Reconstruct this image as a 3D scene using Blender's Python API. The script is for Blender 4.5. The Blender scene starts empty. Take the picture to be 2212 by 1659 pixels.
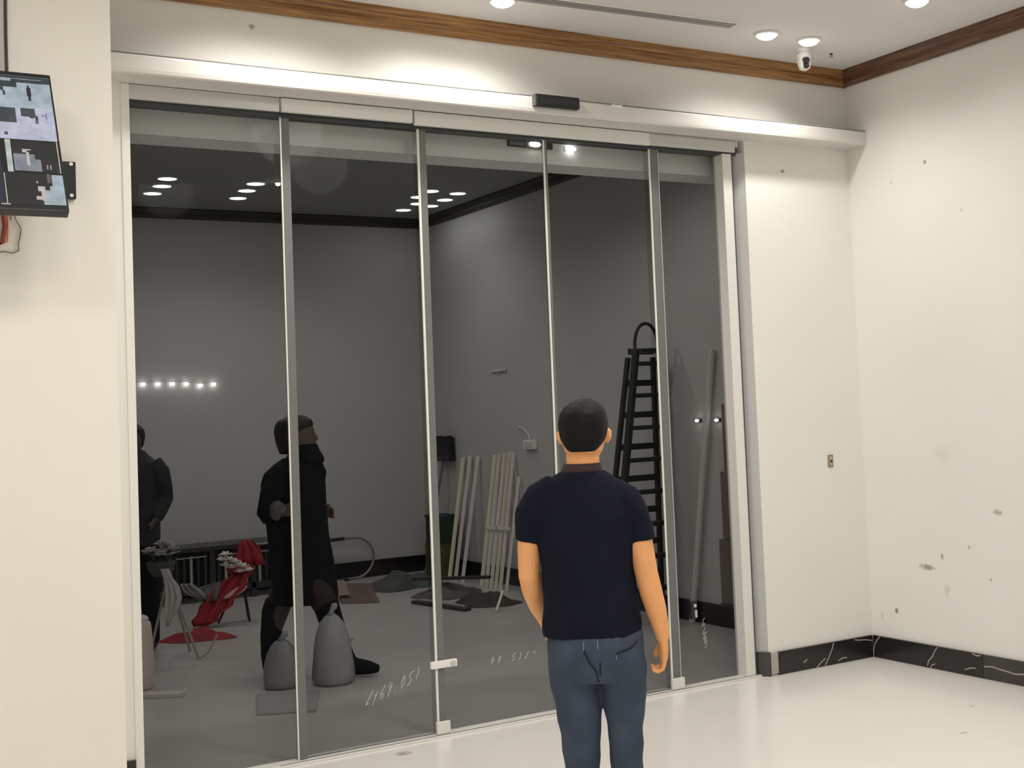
import bpy, bmesh, math, random
from mathutils import Vector, Matrix
from mathutils.bvhtree import BVHTree

S = bpy.context.scene
COL = S.collection
random.seed(4)

# ------------------------------------------------------------------ camera
cam = bpy.data.cameras.new('camera')
cam.lens = 45.355
cam.sensor_width = 36.0
cam.shift_x = -0.0992
cam.shift_y = -0.0458
cam.clip_start = 0.05
cam_ob = bpy.data.objects.new('camera', cam)
COL.objects.link(cam_ob)
_r = Vector((0.8417, -0.5383, -0.0430)).normalized()
_b = -Vector((0.540, 0.840, 0.053)).normalized()
_u = _b.cross(_r).normalized()
_b = _r.cross(_u)
cam_ob.matrix_world = Matrix(((_r.x, _u.x, _b.x, 0), (_r.y, _u.y, _b.y, 0), (_r.z, _u.z, _b.z, 1.6), (0, 0, 0, 1)))
S.camera = cam_ob

# ------------------------------------------------------------------ world, exposure
w = bpy.data.worlds.new('world')
S.world = w
w.use_nodes = True
w.node_tree.nodes['Background'].inputs[0].default_value = (0.02, 0.02, 0.022, 1)
w.node_tree.nodes['Background'].inputs[1].default_value = 1.0
S.view_settings.view_transform = 'Standard'
S.view_settings.look = 'None'
S.view_settings.gamma = 1
S.view_settings.use_curve_mapping = False
S.view_settings.exposure = 0.2

# ------------------------------------------------------------------ lamps of the front room (ceiling downlights and added fill)
FRONT_W = 34.0
BEYOND_W = 16.5
CEIL = 3.62
WARM = (1.0, 0.962, 0.905)


def spot(x, y, z, watts, col=WARM, angle=150, blend=0.8, radius=0.05):
    l = bpy.data.lights.new('downlight_and_fill', 'SPOT')
    l.energy = watts
    l.color = col
    l.spot_size = math.radians(angle)
    l.spot_blend = blend
    l.shadow_soft_size = radius
    o = bpy.data.objects.new('downlight_and_fill', l)
    o.location = (x, y, z)
    COL.objects.link(o)
    return o


FRONT_SEEN = [(4.583, 5.43), (4.885, 5.424), (2.987, 5.529), (4.922, 4.63)]
FRONT_UNSEEN = [(1.75, 5.45), (2.05, 5.45), (2.68, 5.53), (2.9, 3.5), (1.0, 2.2), (0.3, 1.0), (2.7, 1.0), (3.5, 2.4), (-0.6, 2.0), (-0.2, -0.4), (1.8, -1.2)]  # out of view; several added as soft fill for pier and front wall
for i, (x, y) in enumerate(FRONT_SEEN + FRONT_UNSEEN):
    spot(x, y, CEIL - 0.06, FRONT_W * (0.52 if y > 5 else 0.30 if y > 4 else 2.4 if (x, y) == (2.9, 3.5) else 1.55), angle=150 if y > 4 else 174, blend=0.8 if y > 4 else 0.4, radius=0.05 if y > 4 else 0.22)
BEYOND_LAMPS = [(2.66, 10.9), (3.40, 10.9), (4.55, 10.6), (4.2, 8.6), (2.4, 8.6), (4.6, 7.3), (3.0, 7.3), (1.4, 9.6)]  # spots added to light the stand-in room
for (x, y) in BEYOND_LAMPS:
    spot(x, y, CEIL - 0.07, BEYOND_W, col=(1.0, 0.97, 0.93))


# ------------------------------------------------------------------ materials
def nodes_of(name):
    m = bpy.data.materials.new(name)
    m.use_nodes = True
    nt = m.node_tree
    return m, nt, nt.nodes['Principled BSDF']


def mat(name, col, rough=0.6, metal=0.0, noise=0.0, scale=8.0, bump=0.0, spec=0.5, col2=None):
    m, nt, b = nodes_of(name)
    b.inputs['Roughness'].default_value = rough
    b.inputs['Metallic'].default_value = metal
    b.inputs['Specular IOR Level'].default_value = spec
    b.inputs['Base Color'].default_value = (*col, 1)
    if noise > 0 or col2:
        tc = nt.nodes.new('ShaderNodeTexCoord')
        n = nt.nodes.new('ShaderNodeTexNoise')
        n.inputs['Scale'].default_value = scale
        n.inputs['Detail'].default_value = 5
        nt.links.new(tc.outputs['Object'], n.inputs['Vector'])
        r = nt.nodes.new('ShaderNodeValToRGB')
        r.color_ramp.elements[0].position = 0.3
        r.color_ramp.elements[1].position = 0.7
        c2 = col2 or tuple(c * (1 - noise) for c in col)
        r.color_ramp.elements[0].color = (*c2, 1)
        r.color_ramp.elements[1].color = (*col, 1)
        nt.links.new(n.outputs['Fac'], r.inputs[0])
        nt.links.new(r.outputs[0], b.inputs['Base Color'])
        if bump > 0:
            bp = nt.nodes.new('ShaderNodeBump')
            bp.inputs['Strength'].default_value = bump
            bp.inputs['Distance'].default_value = 0.01
            nt.links.new(n.outputs['Fac'], bp.inputs['Height'])
            nt.links.new(bp.outputs[0], b.inputs['Normal'])
    return m


def glow(name, col, strength):
    m, nt, b = nodes_of(name)
    b.inputs['Base Color'].default_value = (*col, 1)
    b.inputs['Emission Color'].default_value = (*col, 1)
    b.inputs['Emission Strength'].default_value = strength
    return m


def spotted(name, col, spots, rough=0.7, stain=(0.22, 0.17, 0.12), spec=0.3):
    """Paint with individual stains of given position and radii (object coordinates)."""
    m, nt, b = nodes_of(name)
    b.inputs['Roughness'].default_value = rough
    b.inputs['Specular IOR Level'].default_value = spec
    N, L = nt.nodes, nt.links
    tc = N.new('ShaderNodeTexCoord')
    nz = N.new('ShaderNodeTexNoise')
    nz.inputs['Scale'].default_value = 60
    nz.inputs['Detail'].default_value = 4
    L.new(tc.outputs['Object'], nz.inputs['Vector'])
    big = N.new('ShaderNodeTexNoise')
    big.inputs['Scale'].default_value = 1.6
    big.inputs['Detail'].default_value = 4
    L.new(tc.outputs['Object'], big.inputs['Vector'])
    base = N.new('ShaderNodeMix')
    base.data_type = 'RGBA'
    L.new(big.outputs['Fac'], base.inputs[0])
    base.inputs[6].default_value = (*[c * 0.96 for c in col], 1)
    base.inputs[7].default_value = (*[min(1, c * 1.03) for c in col], 1)
    last = base.outputs[2]
    for (p, rad, k) in spots:
        sub = N.new('ShaderNodeVectorMath')
        sub.operation = 'SUBTRACT'
        L.new(tc.outputs['Object'], sub.inputs[0])
        sub.inputs[1].default_value = p
        dv = N.new('ShaderNodeVectorMath')
        dv.operation = 'DIVIDE'
        L.new(sub.outputs[0], dv.inputs[0])
        dv.inputs[1].default_value = rad
        ln = N.new('ShaderNodeVectorMath')
        ln.operation = 'LENGTH'
        L.new(dv.outputs[0], ln.inputs[0])
        ad = N.new('ShaderNodeMath')
        ad.operation = 'MULTIPLY_ADD'
        L.new(nz.outputs['Fac'], ad.inputs[0])
        ad.inputs[1].default_value = 1.6
        L.new(ln.outputs['Value'], ad.inputs[2])
        mr = N.new('ShaderNodeMapRange')
        mr.inputs['From Min'].default_value = 1.1
        mr.inputs['From Max'].default_value = 1.75
        mr.inputs['To Min'].default_value = k
        mr.inputs['To Max'].default_value = 0
        L.new(ad.outputs[0], mr.inputs['Value'])
        mx = N.new('ShaderNodeMix')
        mx.data_type = 'RGBA'
        L.new(mr.outputs['Result'], mx.inputs[0])
        L.new(last, mx.inputs[6])
        mx.inputs[7].default_value = (*stain, 1)
        last = mx.outputs[2]
    L.new(last, b.inputs['Base Color'])
    return m


def wood(name, ca, cb, axis=0, rough=0.35):
    m, nt, b = nodes_of(name)
    N, L = nt.nodes, nt.links
    tc = N.new('ShaderNodeTexCoord')
    mp = N.new('ShaderNodeMapping')
    sc = [26, 26, 60]
    sc[axis] = 1.6
    mp.inputs['Scale'].default_value = sc
    L.new(tc.outputs['Object'], mp.inputs['Vector'])
    n = N.new('ShaderNodeTexNoise')
    n.inputs['Scale'].default_value = 2.5
    n.inputs['Detail'].default_value = 6
    L.new(mp.outputs[0], n.inputs['Vector'])
    r = N.new('ShaderNodeValToRGB')
    r.color_ramp.elements[0].position = 0.32
    r.color_ramp.elements[1].position = 0.68
    r.color_ramp.elements[0].color = (*ca, 1)
    r.color_ramp.elements[1].color = (*cb, 1)
    L.new(n.outputs['Fac'], r.inputs[0])
    L.new(r.outputs[0], b.inputs['Base Color'])
    b.inputs['Roughness'].default_value = rough
    return m


def tinted_glass(name, tint, ior):
    m = bpy.data.materials.new(name)
    m.use_nodes = True
    nt = m.node_tree
    N, L = nt.nodes, nt.links
    for n in list(N):
        N.remove(n)
    out = N.new('ShaderNodeOutputMaterial')
    tr = N.new('ShaderNodeBsdfTransparent')
    tr.inputs[0].default_value = (*tint, 1)
    gl = N.new('ShaderNodeBsdfGlossy')
    gl.inputs['Roughness'].default_value = 0.02
    fr = N.new('ShaderNodeFresnel')
    fr.inputs['IOR'].default_value = ior
    mx = N.new('ShaderNodeMixShader')
    L.new(fr.outputs[0], mx.inputs[0])
    L.new(tr.outputs[0], mx.inputs[1])
    L.new(gl.outputs[0], mx.inputs[2])
    L.new(mx.outputs[0], out.inputs[0])
    return m


WALLC = (0.835, 0.82, 0.775)
# stains in world coordinates; walls are built with their origin at the world origin
M_WALL_R = spotted('white_wall_paint_with_scuffs', WALLC, [
    ((5.598, 5.432, 0.58), (0.1, 0.075, 0.022), 0.75), ((5.598, 5.312, 0.65), (0.1, 0.018, 0.025), 0.7),
    ((5.598, 4.885, 0.923), (0.1, 0.045, 0.02), 0.6), ((5.598, 5.106, 0.716), (0.1, 0.014, 0.014), 0.5),
    ((5.598, 5.289, 0.46), (0.1, 0.03, 0.05), 0.22), ((5.598, 5.70, 0.297), (0.1, 0.022, 0.022), 0.9),
    ((5.598, 5.824, 0.256), (0.1, 0.02, 0.03), 0.2), ((5.598, 5.276, 2.94), (0.1, 0.016, 0.016), 0.8),
    ((5.598, 5.552, 2.864), (0.1, 0.014, 0.012), 0.4), ((5.598, 5.27, 1.24), (0.1, 0.09, 0.07), 0.10),
    ((5.598, 5.02, 2.62), (0.1, 0.012, 0.012), 0.5), ((5.598, 4.96, 0.55), (0.1, 0.012, 0.012), 0.5)])
M_WALL_F = spotted('white_wall_paint_with_specks', WALLC, [
    ((5.063, 5.917, 2.966), (0.02, 0.1, 0.016), 0.8), ((1.855, 5.917, 3.451), (0.02, 0.1, 0.018), 0.7)])
M_WALL = mat('white_wall_paint', WALLC, 0.75, noise=0.04, scale=2)
M_PIER = mat('cream_wall_paint', (0.88, 0.835, 0.765), 0.75, noise=0.03, scale=2)
M_CEIL = mat('ceiling_paint', (0.74, 0.715, 0.70), 0.85, noise=0.03, scale=1.5)
M_FLOOR = spotted('cream_floor_tile', (0.86, 0.835, 0.79), [((2.443, 5.80, 0), (0.05, 0.05, 0.1), 0.6),
                  ((4.63, 4.32, 0), (0.03, 0.02, 0.1), 0.5), ((5.05, 4.65, 0), (0.02, 0.02, 0.1), 0.5)], rough=0.22, spec=0.5)
M_HEAD = mat('white_header_paint', (0.68, 0.665, 0.625), 0.45)
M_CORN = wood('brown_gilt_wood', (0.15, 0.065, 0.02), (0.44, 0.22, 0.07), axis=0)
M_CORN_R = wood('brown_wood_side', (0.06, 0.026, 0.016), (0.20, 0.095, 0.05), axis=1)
M_CORN_B = mat('dimmed_brown_molding', (0.05, 0.045, 0.04), 0.5, noise=0.2)  # cornice brown darkened for the stand-in mirror room
M_BASE = mat('black_marble', (0.012, 0.011, 0.012), 0.22, col2=(0.022, 0.018, 0.018), scale=5)
M_VEIN = mat('white_marble_vein', (0.42, 0.38, 0.34), 0.3)
M_BASE_G = mat('grey_marble_tile', (0.055, 0.05, 0.046), 0.3, noise=0.3)
M_JOINT = mat('grey_joint', (0.16, 0.15, 0.14), 0.6)
M_ALU = mat('brushed_aluminium', (0.62, 0.62, 0.60), 0.38, 0.35)
M_ALU_W = mat('white_aluminium', (0.78, 0.77, 0.73), 0.42, 0.1)
M_DARKGAP = mat('dark_seal', (0.05, 0.055, 0.06), 0.6)
M_EDGE = mat('polished_glass_edge', (0.85, 0.84, 0.78), 0.2)
M_STRIP = mat('pale_brush_seal', (0.15, 0.155, 0.15), 0.5)
M_GLASS = tinted_glass('dimmed_glass', (0.875, 0.88, 0.88), 1.08)  # tint added to dim the stand-in room beyond
M_BLACK = mat('black_plastic', (0.012, 0.012, 0.014), 0.4)
M_BLACKM = mat('black_metal', (0.02, 0.02, 0.022), 0.35, 0.6)
M_WHITEP = mat('white_plastic', (0.85, 0.84, 0.80), 0.35)
M_LAMP = glow('lit_diffuser', (1.0, 0.97, 0.90), 6.0)
M_LAMPB = glow('lit_diffuser_beyond', (1.0, 0.98, 0.94), 9.0)
M_B_WALL = mat('dimmed_wall_paint', (0.52, 0.51, 0.495), 0.8, noise=0.05, scale=1.5)  # dimness of the reflection put into darker wall, ceiling and floor colours
M_B_CEIL = mat('dimmed_ceiling_paint', (0.34, 0.34, 0.33), 0.8, noise=0.04, scale=1.5)
M_B_FLOOR = mat('dimmed_floor', (0.50, 0.475, 0.455), 0.35, noise=0.1, scale=2.2)
M_B_SOFF = mat('reflected_header_paint', (0.90, 0.895, 0.88), 0.7)  # bright paint so the added beam shows as a pale reflected strip
M_GREYV = mat('grey_vent_metal', (0.27, 0.26, 0.25), 0.5, 0.2)


# ------------------------------------------------------------------ mesh helpers
class MB:
    def __init__(self):
        self.v, self.f = [], []

    def add(self, v, f):
        k = len(self.v)
        self.v += [tuple(p) for p in v]
        self.f += [tuple(i + k for i in q) for q in f]
        return self

    def box(self, x0, x1, y0, y1, z0, z1):
        v = [(x, y, z) for x in (x0, x1) for y in (y0, y1) for z in (z0, z1)]
        return self.add(v, [(0, 1, 3, 2), (4, 6, 7, 5), (0, 4, 5, 1), (2, 3, 7, 6), (0, 2, 6, 4), (1, 5, 7, 3)])

    def hexa(self, v8):
        """two quads (bottom loop of 4, top loop of 4)"""
        return self.add(v8, [(3, 2, 1, 0), (4, 5, 6, 7), (0, 1, 5, 4), (1, 2, 6, 5), (2, 3, 7, 6), (3, 0, 4, 7)])

    def bar(self, a, b, wid, thick, up=(0, 0, 1)):
        a, b = Vector(a), Vector(b)
        d = (b - a).normalized()
        u = Vector(up)
        if abs(d.dot(u)) > 0.98:
            u = Vector((0, 1, 0))
        s = d.cross(u).normalized() * wid / 2
        t = s.cross(d).normalized() * thick / 2
        return self.hexa([a - s - t, a + s - t, a + s + t, a - s + t, b - s - t, b + s - t, b + s + t, b - s + t])

    def tube(self, pts, rad, n=10, closed=False, flat=None):
        """pts: points; rad: number or list of number / (ra, rb); flat: fixed (A, B) axes of the ring"""
        P = [Vector(p) for p in pts]
        if not isinstance(rad, (list, tuple)):
            rad = [rad] * len(P)
        prev = None
        rings = []
        for i, p in enumerate(P):
            if flat:
                A, B = Vector(flat[0]), Vector(flat[1])
            else:
                if closed:
                    t = P[(i + 1) % len(P)] - P[i - 1]
                else:
                    t = P[min(i + 1, len(P) - 1)] - P[max(i - 1, 0)]
                t.normalize()
                ref = prev if prev is not None else (Vector((0, 0, 1)) if abs(t.z) < 0.9 else Vector((1, 0, 0)))
                A = (ref - t * ref.dot(t))
                if A.length < 1e-5:
                    A = Vector((0, 1, 0)).cross(t)
                A.normalize()
                prev = A
                B = t.cross(A)
            r = rad[i]
            ra, rb = r if isinstance(r, (list, tuple)) else (r, r)
            rings.append([p + A * ra * math.cos(2 * math.pi * k / n) + B * rb * math.sin(2 * math.pi * k / n) for k in range(n)])
        v = [q for R in rings for q in R]
        f = []
        m = len(rings)
        for i in range(m if closed else m - 1):
            j = (i + 1) % m
            for k in range(n):
                f.append((i * n + k, i * n + (k + 1) % n, j * n + (k + 1) % n, j * n + k))
        if not closed:
            f.append(tuple(reversed(range(n))))
            f.append(tuple((m - 1) * n + k for k in range(n)))
        return self.add(v, f)

    def disc(self, c, r, z0, z1, n=28):
        return self.tube([(c[0], c[1], z0), (c[0], c[1], z1)], [r, r], n, flat=((1, 0, 0), (0, 1, 0)))

    def ball(self, c, rx, ry=None, rz=None, n=12, m=7):
        ry = ry or rx
        rz = rz or rx
        pts, rad = [], []
        for i in range(m):
            t = -math.pi / 2 + math.pi * (i + 0.25) / (m - 0.5)
            pts.append((c[0], c[1], c[2] + rz * math.sin(t)))
            rad.append((rx * math.cos(t), ry * math.cos(t)))
        return self.tube(pts, rad, n, flat=((1, 0, 0), (0, 1, 0)))

    def prism(self, prof, fn):
        """prof: list of 2D points; fn(p, k) gives 3D for k = 0, 1"""
        n = len(prof)
        v = [fn(p, 0) for p in prof] + [fn(p, 1) for p in prof]
        f = [tuple(range(n)), tuple(reversed(range(n, 2 * n)))]
        f += [(k, (k + 1) % n + 0, (k + 1) % n + n, k + n) for k in range(n)]
        return self.add(v, f)


def build(name, mb, m, parent=None, bevel=0.0, smooth=False, mesh_from=None):
    me = bpy.data.meshes.new(name)
    off = Vector((0, 0, 0))
    q = parent
    while q is not None:
        off += q.location
        q = q.parent
    me.from_pydata([tuple(Vector(p) - off) for p in mb.v], [], mb.f)
    bm = bmesh.new()
    bm.from_mesh(me)
    bmesh.ops.recalc_face_normals(bm, faces=bm.faces)
    if bevel > 0:
        bmesh.ops.bevel(bm, geom=[e for e in bm.edges], offset=bevel, segments=2, affect='EDGES', profile=0.6)
    bm.to_mesh(me)
    bm.free()
    if smooth:
        for p in me.polygons:
            p.use_smooth = True
    me.materials.append(m)
    o = bpy.data.objects.new(name, me)
    COL.objects.link(o)
    if parent:
        o.parent = parent
    return o


def tag(o, label=None, cat=None, group=None, kind=None):
    if label:
        o['label'] = label
    if cat:
        o['category'] = cat
    if group:
        o['group'] = group
    if kind:
        o['kind'] = kind
    return o


def thing(name, label, cat, loc, group=None):
    o = bpy.data.objects.new(name, None)
    o.empty_display_size = 0.1
    o.location = loc
    COL.objects.link(o)
    return tag(o, label, cat, group)


def struct(name, mb, m, label, cat='structure', bevel=0.0):
    return tag(build(name, mb, m, None, bevel), label, cat, kind='structure')


# ------------------------------------------------------------------ the room shell
XR, YW, YG, YB = 5.598, 5.917, 6.017, 12.31
PX, PY = 0.908, 4.4            # the pier that carries the monitor: its edge and its front face

struct('floor', MB().box(-2.2, XR + 0.3, -2.7, YG + 0.05, -0.2, 0), M_FLOOR, 'glossy cream tiled floor of the bright room', 'floor')
struct('ceiling', MB().box(-2.2, XR + 0.3, -2.7, YG + 0.03, CEIL, CEIL + 0.2), M_CEIL, 'pale grey ceiling of the bright room', 'ceiling')
struct('wall_right', MB().box(XR, XR + 0.25, -2.7, YG + 0.03, 0, CEIL), M_WALL_R, 'scuffed white wall with small dark smudges low down', 'wall')
wf = MB()
wf.box(4.775, XR, YW, YG + 0.03, 0, 3.13)
wf.box(PX, 1.292, YW, YG + 0.03, 0, 3.13)
wf.box(PX, XR, YW, YG + 0.03, 3.13, CEIL)
struct('wall_front', wf, M_WALL_F, 'white wall around and above the glass doors', 'wall')
struct('wall_left', MB().box(-2.2, PX, PY, YG + 0.03, 0, CEIL), M_PIER, 'cream wall pier that carries the screen', 'wall', 0)
struct('wall_back', MB().box(-2.2, XR + 0.3, -2.9, -2.7, 0, CEIL), M_WALL, 'plain white wall behind the viewer', 'wall')
struct('wall_side', MB().box(-2.4, -2.2, -2.9, PY, 0, CEIL), M_WALL, 'plain white side wall', 'wall')

# stand-in room behind the glass, built in place of the doors' reflection
Y0 = YG + 0.05
struct('floor', MB().box(0.4, XR + 0.2, Y0, YB + 0.2, -0.2, 0), M_B_FLOOR, 'dull grey floor of the stand-in mirror room behind the glass', 'floor')
struct('ceiling', MB().box(0.4, XR + 0.2, Y0, YB + 0.2, CEIL, CEIL + 0.2), M_B_CEIL, 'dark grey ceiling of the stand-in mirror room behind the glass', 'ceiling')
struct('wall_right', MB().box(XR, XR + 0.2, Y0, YB + 0.2, 0, CEIL), M_B_WALL, 'grey side wall of the stand-in mirror room with the ladder', 'wall')
struct('wall_far', MB().box(0.4, XR, YB, YB + 0.2, 0, CEIL), M_B_WALL, 'grey end wall of the stand-in mirror room', 'wall')
struct('wall_left', MB().box(0.4, 0.6, Y0, YB, 0, CEIL), M_B_WALL, 'hidden side wall of the stand-in mirror room', 'wall')
struct('trim_4', MB().box(0.6, XR, 6.12, 6.35, 2.947, CEIL), M_B_SOFF, 'pale beam added behind the glass top for the reflected header', 'trim')  # added beam, shaped to catch light where the header's reflection shows
# bigger moldings
def cornice(prof, a, b, inward):
    """prof (out, z): out is measured from the wall along inward"""
    a, b, n = Vector(a), Vector(b), Vector(inward)
    return MB().prism(prof, lambda p, k: (a if k == 0 else b) + n * p[0] + Vector((0, 0, p[1])))


CP = [(0, 3.523), (0.018, 3.523), (0.022, 3.535), (0.030, 3.548), (0.030, 3.575), (0.042, 3.582), (0.050, 3.598), (0.062, 3.604), (0.062, CEIL), (0, CEIL)]
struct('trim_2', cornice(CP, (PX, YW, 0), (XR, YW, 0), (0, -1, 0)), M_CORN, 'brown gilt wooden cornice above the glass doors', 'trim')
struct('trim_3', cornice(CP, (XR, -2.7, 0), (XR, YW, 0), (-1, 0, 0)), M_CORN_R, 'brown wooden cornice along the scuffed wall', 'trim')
struct('trim_5', cornice(CP, (0.6, YB, 0), (XR, YB, 0), (0, -1, 0)), M_CORN_B, 'dark cornice at the end wall of the stand-in mirror room', 'trim')
struct('trim_6', cornice(CP, (XR, 6.35, 0), (XR, YB, 0), (-1, 0, 0)), M_CORN_B, 'dark cornice on the side wall of the stand-in mirror room', 'trim')

# header box over the doors
hp = [(YW, 3.128), (5.752, 3.128), (5.745, 3.135), (5.742, 3.150), (5.742, 3.205), (5.748, 3.214), (YW, 3.216)]
h = MB().prism(hp, lambda p, k: Vector((PX if k == 0 else XR, p[0], p[1])))
hd = struct('trim_1', h, M_HEAD, 'white boxed header that juts out over the sliding doors', 'trim')
build('seam', MB().box(PX, XR, 5.746, YW, 3.2165, 3.2205), mat('header_seam', (0.30, 0.29, 0.26), 0.8), hd)

# baseboards: marble tiles set one by one, with their veins
def strip_on(axis, pts, wall, sign, wid=0.006):
    """a thin ribbon of vein lying 1 mm proud of the tile; pts (u, z)"""
    mb = MB()
    for (u0, z0), (u1, z1) in zip(pts[:-1], pts[1:]):
        d = Vector((u1 - u0, z1 - z0))
        n = Vector((-d.y, d.x)).normalized() * wid / 2
        q = [(u0 + n.x, z0 + n.y), (u1 + n.x, z1 + n.y), (u1 - n.x, z1 - n.y), (u0 - n.x, z0 - n.y)]
        if axis == 'y':
            lo = [Vector((wall, u, z)) for u, z in q]
            off = Vector((sign * 0.0012, 0, 0))
        else:
            lo = [Vector((u, wall, z)) for u, z in q]
            off = Vector((0, sign * 0.0012, 0))
        mb.hexa(lo + [p + off for p in lo])
    return mb


BH, BT = 0.132, 0.018
br = tag(thing('baseboard_right', 'black marble baseboard along the scuffed wall', 'baseboard', (XR, 2.0, 0)), kind='structure')
cuts = [YW - BT, 5.035, 4.15, 3.25, 2.35, 1.45, 0.55, -0.35, -1.25, -2.2]
for k in range(len(cuts) - 1):
    t = build('tile', MB().box(XR - BT, XR, cuts[k + 1] + 0.003, cuts[k] - 0.001, 0, BH), M_BASE if k == 0 else M_BASE_G if k == 1 else M_BASE, br, 0.0015)
    if k == 0:
        for v in ([(5.838, 0.130), (5.868, 0.100), (5.884, 0.078), (5.896, 0.04), (5.898, 0.0)],
                  [(5.372, 0.128), (5.395, 0.10), (5.412, 0.07), (5.445, 0.04), (5.455, 0.012)],
                  [(5.395, 0.03), (5.42, 0.02), (5.43, 0.005)], [(5.11, 0.128), (5.08, 0.12), (5.05, 0.124)], [(5.17, 0.03), (5.13, 0.045), (5.09, 0.05)]):
            build('vein', strip_on('y', v, XR - BT, -1), M_VEIN, t)
    if k == 1:
        build('vein', strip_on('y', [(5.03, 0.068), (4.97, 0.075), (4.92, 0.068), (4.86, 0.064), (4.82, 0.058), (4.76, 0.065), (4.6, 0.06)], XR - BT, -1, 0.007), M_VEIN, t)
build('joint', MB().box(XR - BT + 0.004, XR, 5.033, 5.040, 0, BH - 0.002), M_JOINT, br)
bf = tag(thing('baseboard_front', 'black marble baseboard beside the door jamb', 'baseboard', (5.2, YW, 0)), kind='structure')
t = build('tile', MB().box(4.835, XR - BT - 0.001, YW - BT, YW, 0, BH), M_BASE, bf, 0.0015)
for v in ([(5.262, 0.130), (5.245, 0.09), (5.225, 0.06), (5.205, 0.03), (5.185, 0.004)], [(5.12, 0.002), (5.16, 0.03), (5.19, 0.045)],
          [(5.43, 0.124), (5.46, 0.117), (5.52, 0.112), (5.575, 0.100)], [(5.29, 0.018), (5.33, 0.03), (5.36, 0.026)], [(5.02, 0.045), (5.05, 0.06)]):
    build('vein', strip_on('x', v, YW - BT, -1), M_VEIN, t)
t = build('tile', MB().box(4.778, 4.832, YW - BT, YW, 0.012, BH), mat('glare_end_tile', (0.42, 0.40, 0.36), 0.35), bf, 0.0015)  # glare on the baseboard end, put into a pale tile
t['label'] = 'end piece of the baseboard with glare put into its colour'
t = build('tile', MB().prism([(4.7125, 5.996), (4.7125, 5.980), (4.770, 5.898), (4.777, 5.899), (4.777, 5.9165)], lambda p, k: Vector((p[0], p[1], 0.0 if k == 0 else BH + .006))), mat('shaded_marble', (0.05, 0.047, 0.044), 0.3), bf)
bl = tag(thing('baseboard_left', 'short black baseboard beside the cream pier', 'baseboard', (1.2, YW, 0)), kind='structure')
build('tile', MB().box(PX + 0.01, 1.256, YW - BT, YW, 0, 0.165), M_BASE, bl, 0.0015)
bb = tag(thing('baseboard_far', 'black baseboard at the end wall of the stand-in mirror room', 'baseboard', (3, YB, 0)), kind='structure')
for k in range(6):
    build('tile', MB().box(0.6 + k * 0.83 + 0.001, 0.6 + (k + 1) * 0.83 - 0.001, YB - BT, YB, 0, BH + 0.03), M_BASE, bb)
bs = tag(thing('baseboard_passage', 'black baseboard on the side wall of the stand-in mirror room', 'baseboard', (XR, 9, 0)), kind='structure')
for k in range(7):
    build('tile', MB().box(XR - BT, XR, 6.12 + k * 0.88 + 0.001, 6.12 + (k + 1) * 0.88 - 0.001, 0, BH + 0.02), M_BASE, bs)

# ------------------------------------------------------------------ the sliding glass doors
frame = tag(thing('door_frame', 'white aluminium track, threshold and jambs of the glass doors', 'door frame', (3.0, YG, 0)), kind='structure')
build('track', MB().box(1.29, 4.74, 5.93, YG - 0.02, 3.09, 3.128), M_ALU, frame)
build('track_cover', MB().box(1.985, 2.655, 5.905, 5.932, 3.058, 3.124), M_ALU_W, frame, 0.004)
build('track_cover', MB().box(2.668, 4.10, 5.913, 5.938, 3.052, 3.124), M_ALU_W, frame, 0.004)
build('track_cover', MB().box(4.102, 4.71, 5.92, 5.942, 3.056, 3.120), M_ALU, frame, 0.004)
build('track_cover', MB().box(1.292, 1.982, 5.925, 5.945, 3.06, 3.127), M_ALU, frame, 0.003)
build('seal', MB().box(1.29, 4.74, 5.955, YG + 0.02, 3.045, 3.089), M_DARKGAP, frame)
build('threshold', MB().box(1.29, 4.735, 5.935, 6.045, 0, 0.012), M_ALU_W, frame, 0.003)
build('threshold_groove', MB().box(1.9, 4.735, 5.942, 5.950, 0.0121, 0.0133), M_JOINT, frame)
build('jamb', MB().box(4.632, 4.698, 5.945, 6.04, 0.012, 3.05), M_ALU_W, frame, 0.003)
build('jamb_seal', MB().box(4.698, 4.712, 5.952, 6.04, 0.012, 3.05), mat('blue_grey_seal', (0.07, 0.085, 0.10), 0.5), frame)
build('jamb_liner', MB().prism([(4.7122, 6.04), (4.7122, 5.998), (4.7745, 5.917), (4.7745, 6.04)], lambda p, k: Vector((p[0], p[1], 0.0 if k == 0 else 3.06))), mat('shaded_jamb_liner', (0.50, 0.50, 0.48), 0.6), frame)  # reveal face in shade, its grey put into the colour
build('jamb', MB().box(1.258, 1.294, 5.912, 6.04, 0.0, 3.125), M_WALL_F, frame, 0.003)

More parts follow.
